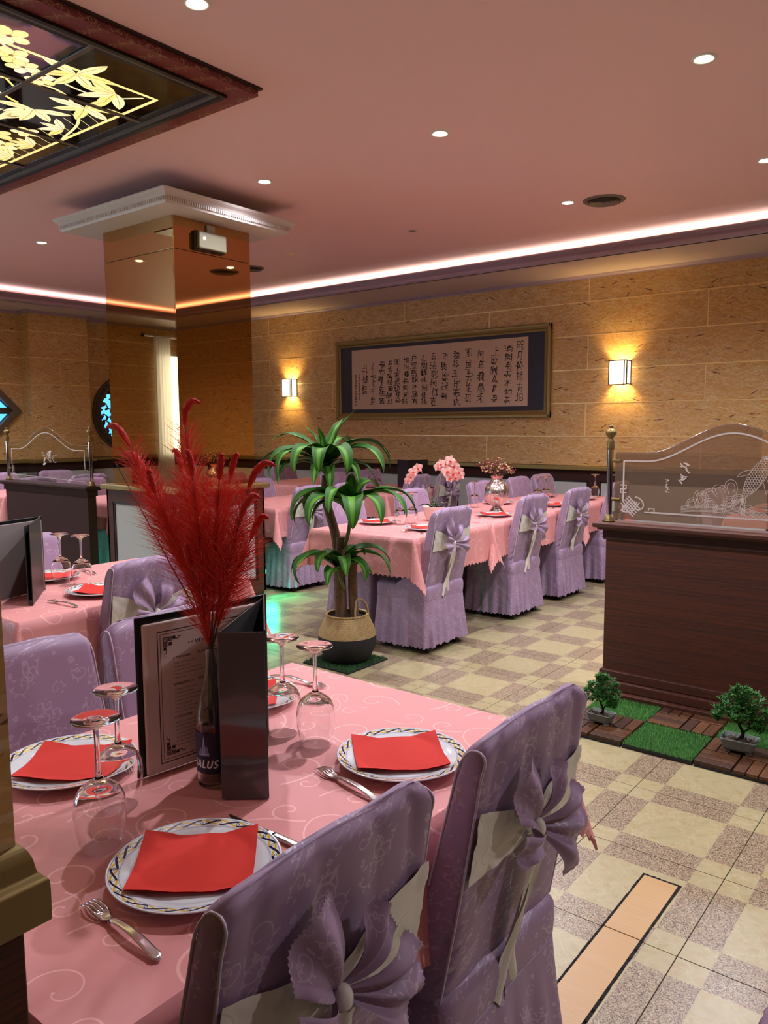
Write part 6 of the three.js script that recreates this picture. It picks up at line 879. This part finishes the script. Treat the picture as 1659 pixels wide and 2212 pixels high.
// row behind the pillar
const LB = { x0: -5.93, x1: -5.03 };
table(LB.x0, LB.x1, -5.99, -4.84, 'dark table right behind the mirror pillar, under its cloth', 'pink tablecloth lit green at its hem, behind the right edge of the mirror pillar', 7);
table(LB.x0 - .1, LB.x1 - .1, -7.75, -6.55, 'dark table at the back wall carrying a black menu', 'pink tablecloth at the back wall seen above the dracaena', 8);
chair(1, 1, LB.x1, -5.18, 'covered chair with a bow glowing green at the hem beside the mirror pillar');
chair(0, 1, LB.x1, -5.72, 'covered chair with a cream sash behind the dracaena crown');
chair(1, 1, LB.x1 - .1, -6.98, 'covered chair with a bow behind the orchid flowers, left one'); chair(0, 1, LB.x1 - .1, -7.6, 'covered chair with a bow behind the orchid flowers, right one');
chair(2, -1, LB.x0, -5.55, 'covered chair facing the camera just right of the mirror pillar, lower one'); chair(2, -1, LB.x0 - .1, -7.5, 'covered chair facing the camera left of the black menu at the back wall'); chair(2, -1, LB.x0 - .1, -6.85, 'covered chair facing the camera hidden by the dracaena crown at the back');
menu('black menu folder standing on the table at the back wall', -5.36, -7.25, 75, 88, 150, .3, .33, null, false);
plate(-5.9, -7.2, 'plate at the back table left of the black menu', null, 1); napkin(-5.9, -7.2, .7, 'red napkin on the back table left of the black menu'); plate(-5.35, -7.55, 'plate at the back table right of the black menu', null, 1); napkin(-5.35, -7.55, .7, 'red napkin on the back table right of the black menu');
glass(-5.78, -7.05, 'left one of two upturned wine glasses beside the black menu at the back'); glass(-5.62, -7.02, 'right one of two upturned wine glasses beside the black menu at the back');
// rows further left
const LC = { x0: -7.58, x1: -6.68 };
table(LC.x0, LC.x1, -5.37, -4.24, 'dark table between the left partition and the mirror pillar, under its cloth', 'pink tablecloth lit green between the left partition and the mirror pillar', 9);
table(LC.x0 - .1, LC.x1 - .1, -8.1, -6.9, 'dark table in the back corner behind the mirror pillar', 'pink tablecloth in the back corner behind the mirror pillar', 8);
chair(2, -1, LC.x0 - .1, -7.65, 'covered chair facing the camera at the back wall left of the dracaena'); chair(2, -1, LC.x0 - .1, -7.05, 'covered chair facing the camera next to the right edge of the mirror pillar, upper one'); chair(1, 1, LC.x1 - .1, -7.5, 'covered chair with a bow at the back wall behind the dracaena');
chair(2, -1, LC.x0, -4.62, 'covered chair facing the camera seen low through the left glass partition');
const LL = { x0: -9.25, x1: -8.35 };
table(LL.x0, LL.x1, -5.25, -4.05, 'dark table at the left edge, under its cloth', 'pink tablecloth catching blue window light at the left edge', 5);
chair(0, 1, LL.x1, -4.98, 'covered chair with a bow just left of the mirror pillar, before the round window'); chair(1, 1, LL.x1, -4.36, 'covered chair beside the table at the left edge, mostly behind the partition');
chair(2, -1, LL.x0, -5.2, 'covered chair facing the camera seen high through the left glass partition'); chair(2, -1, LL.x0, -4.5, 'covered chair at the far left edge under the diamond window');
// next table on the right of the aisle: only a chair corner shows
const tR = { x0: -.02, x1: .88, z0: -1.3, z1: -.1 };
chair(2, -1, -.012, -.585, 'covered chair whose rounded top corner just enters at the bottom right');
renderer.render(scene, camera);
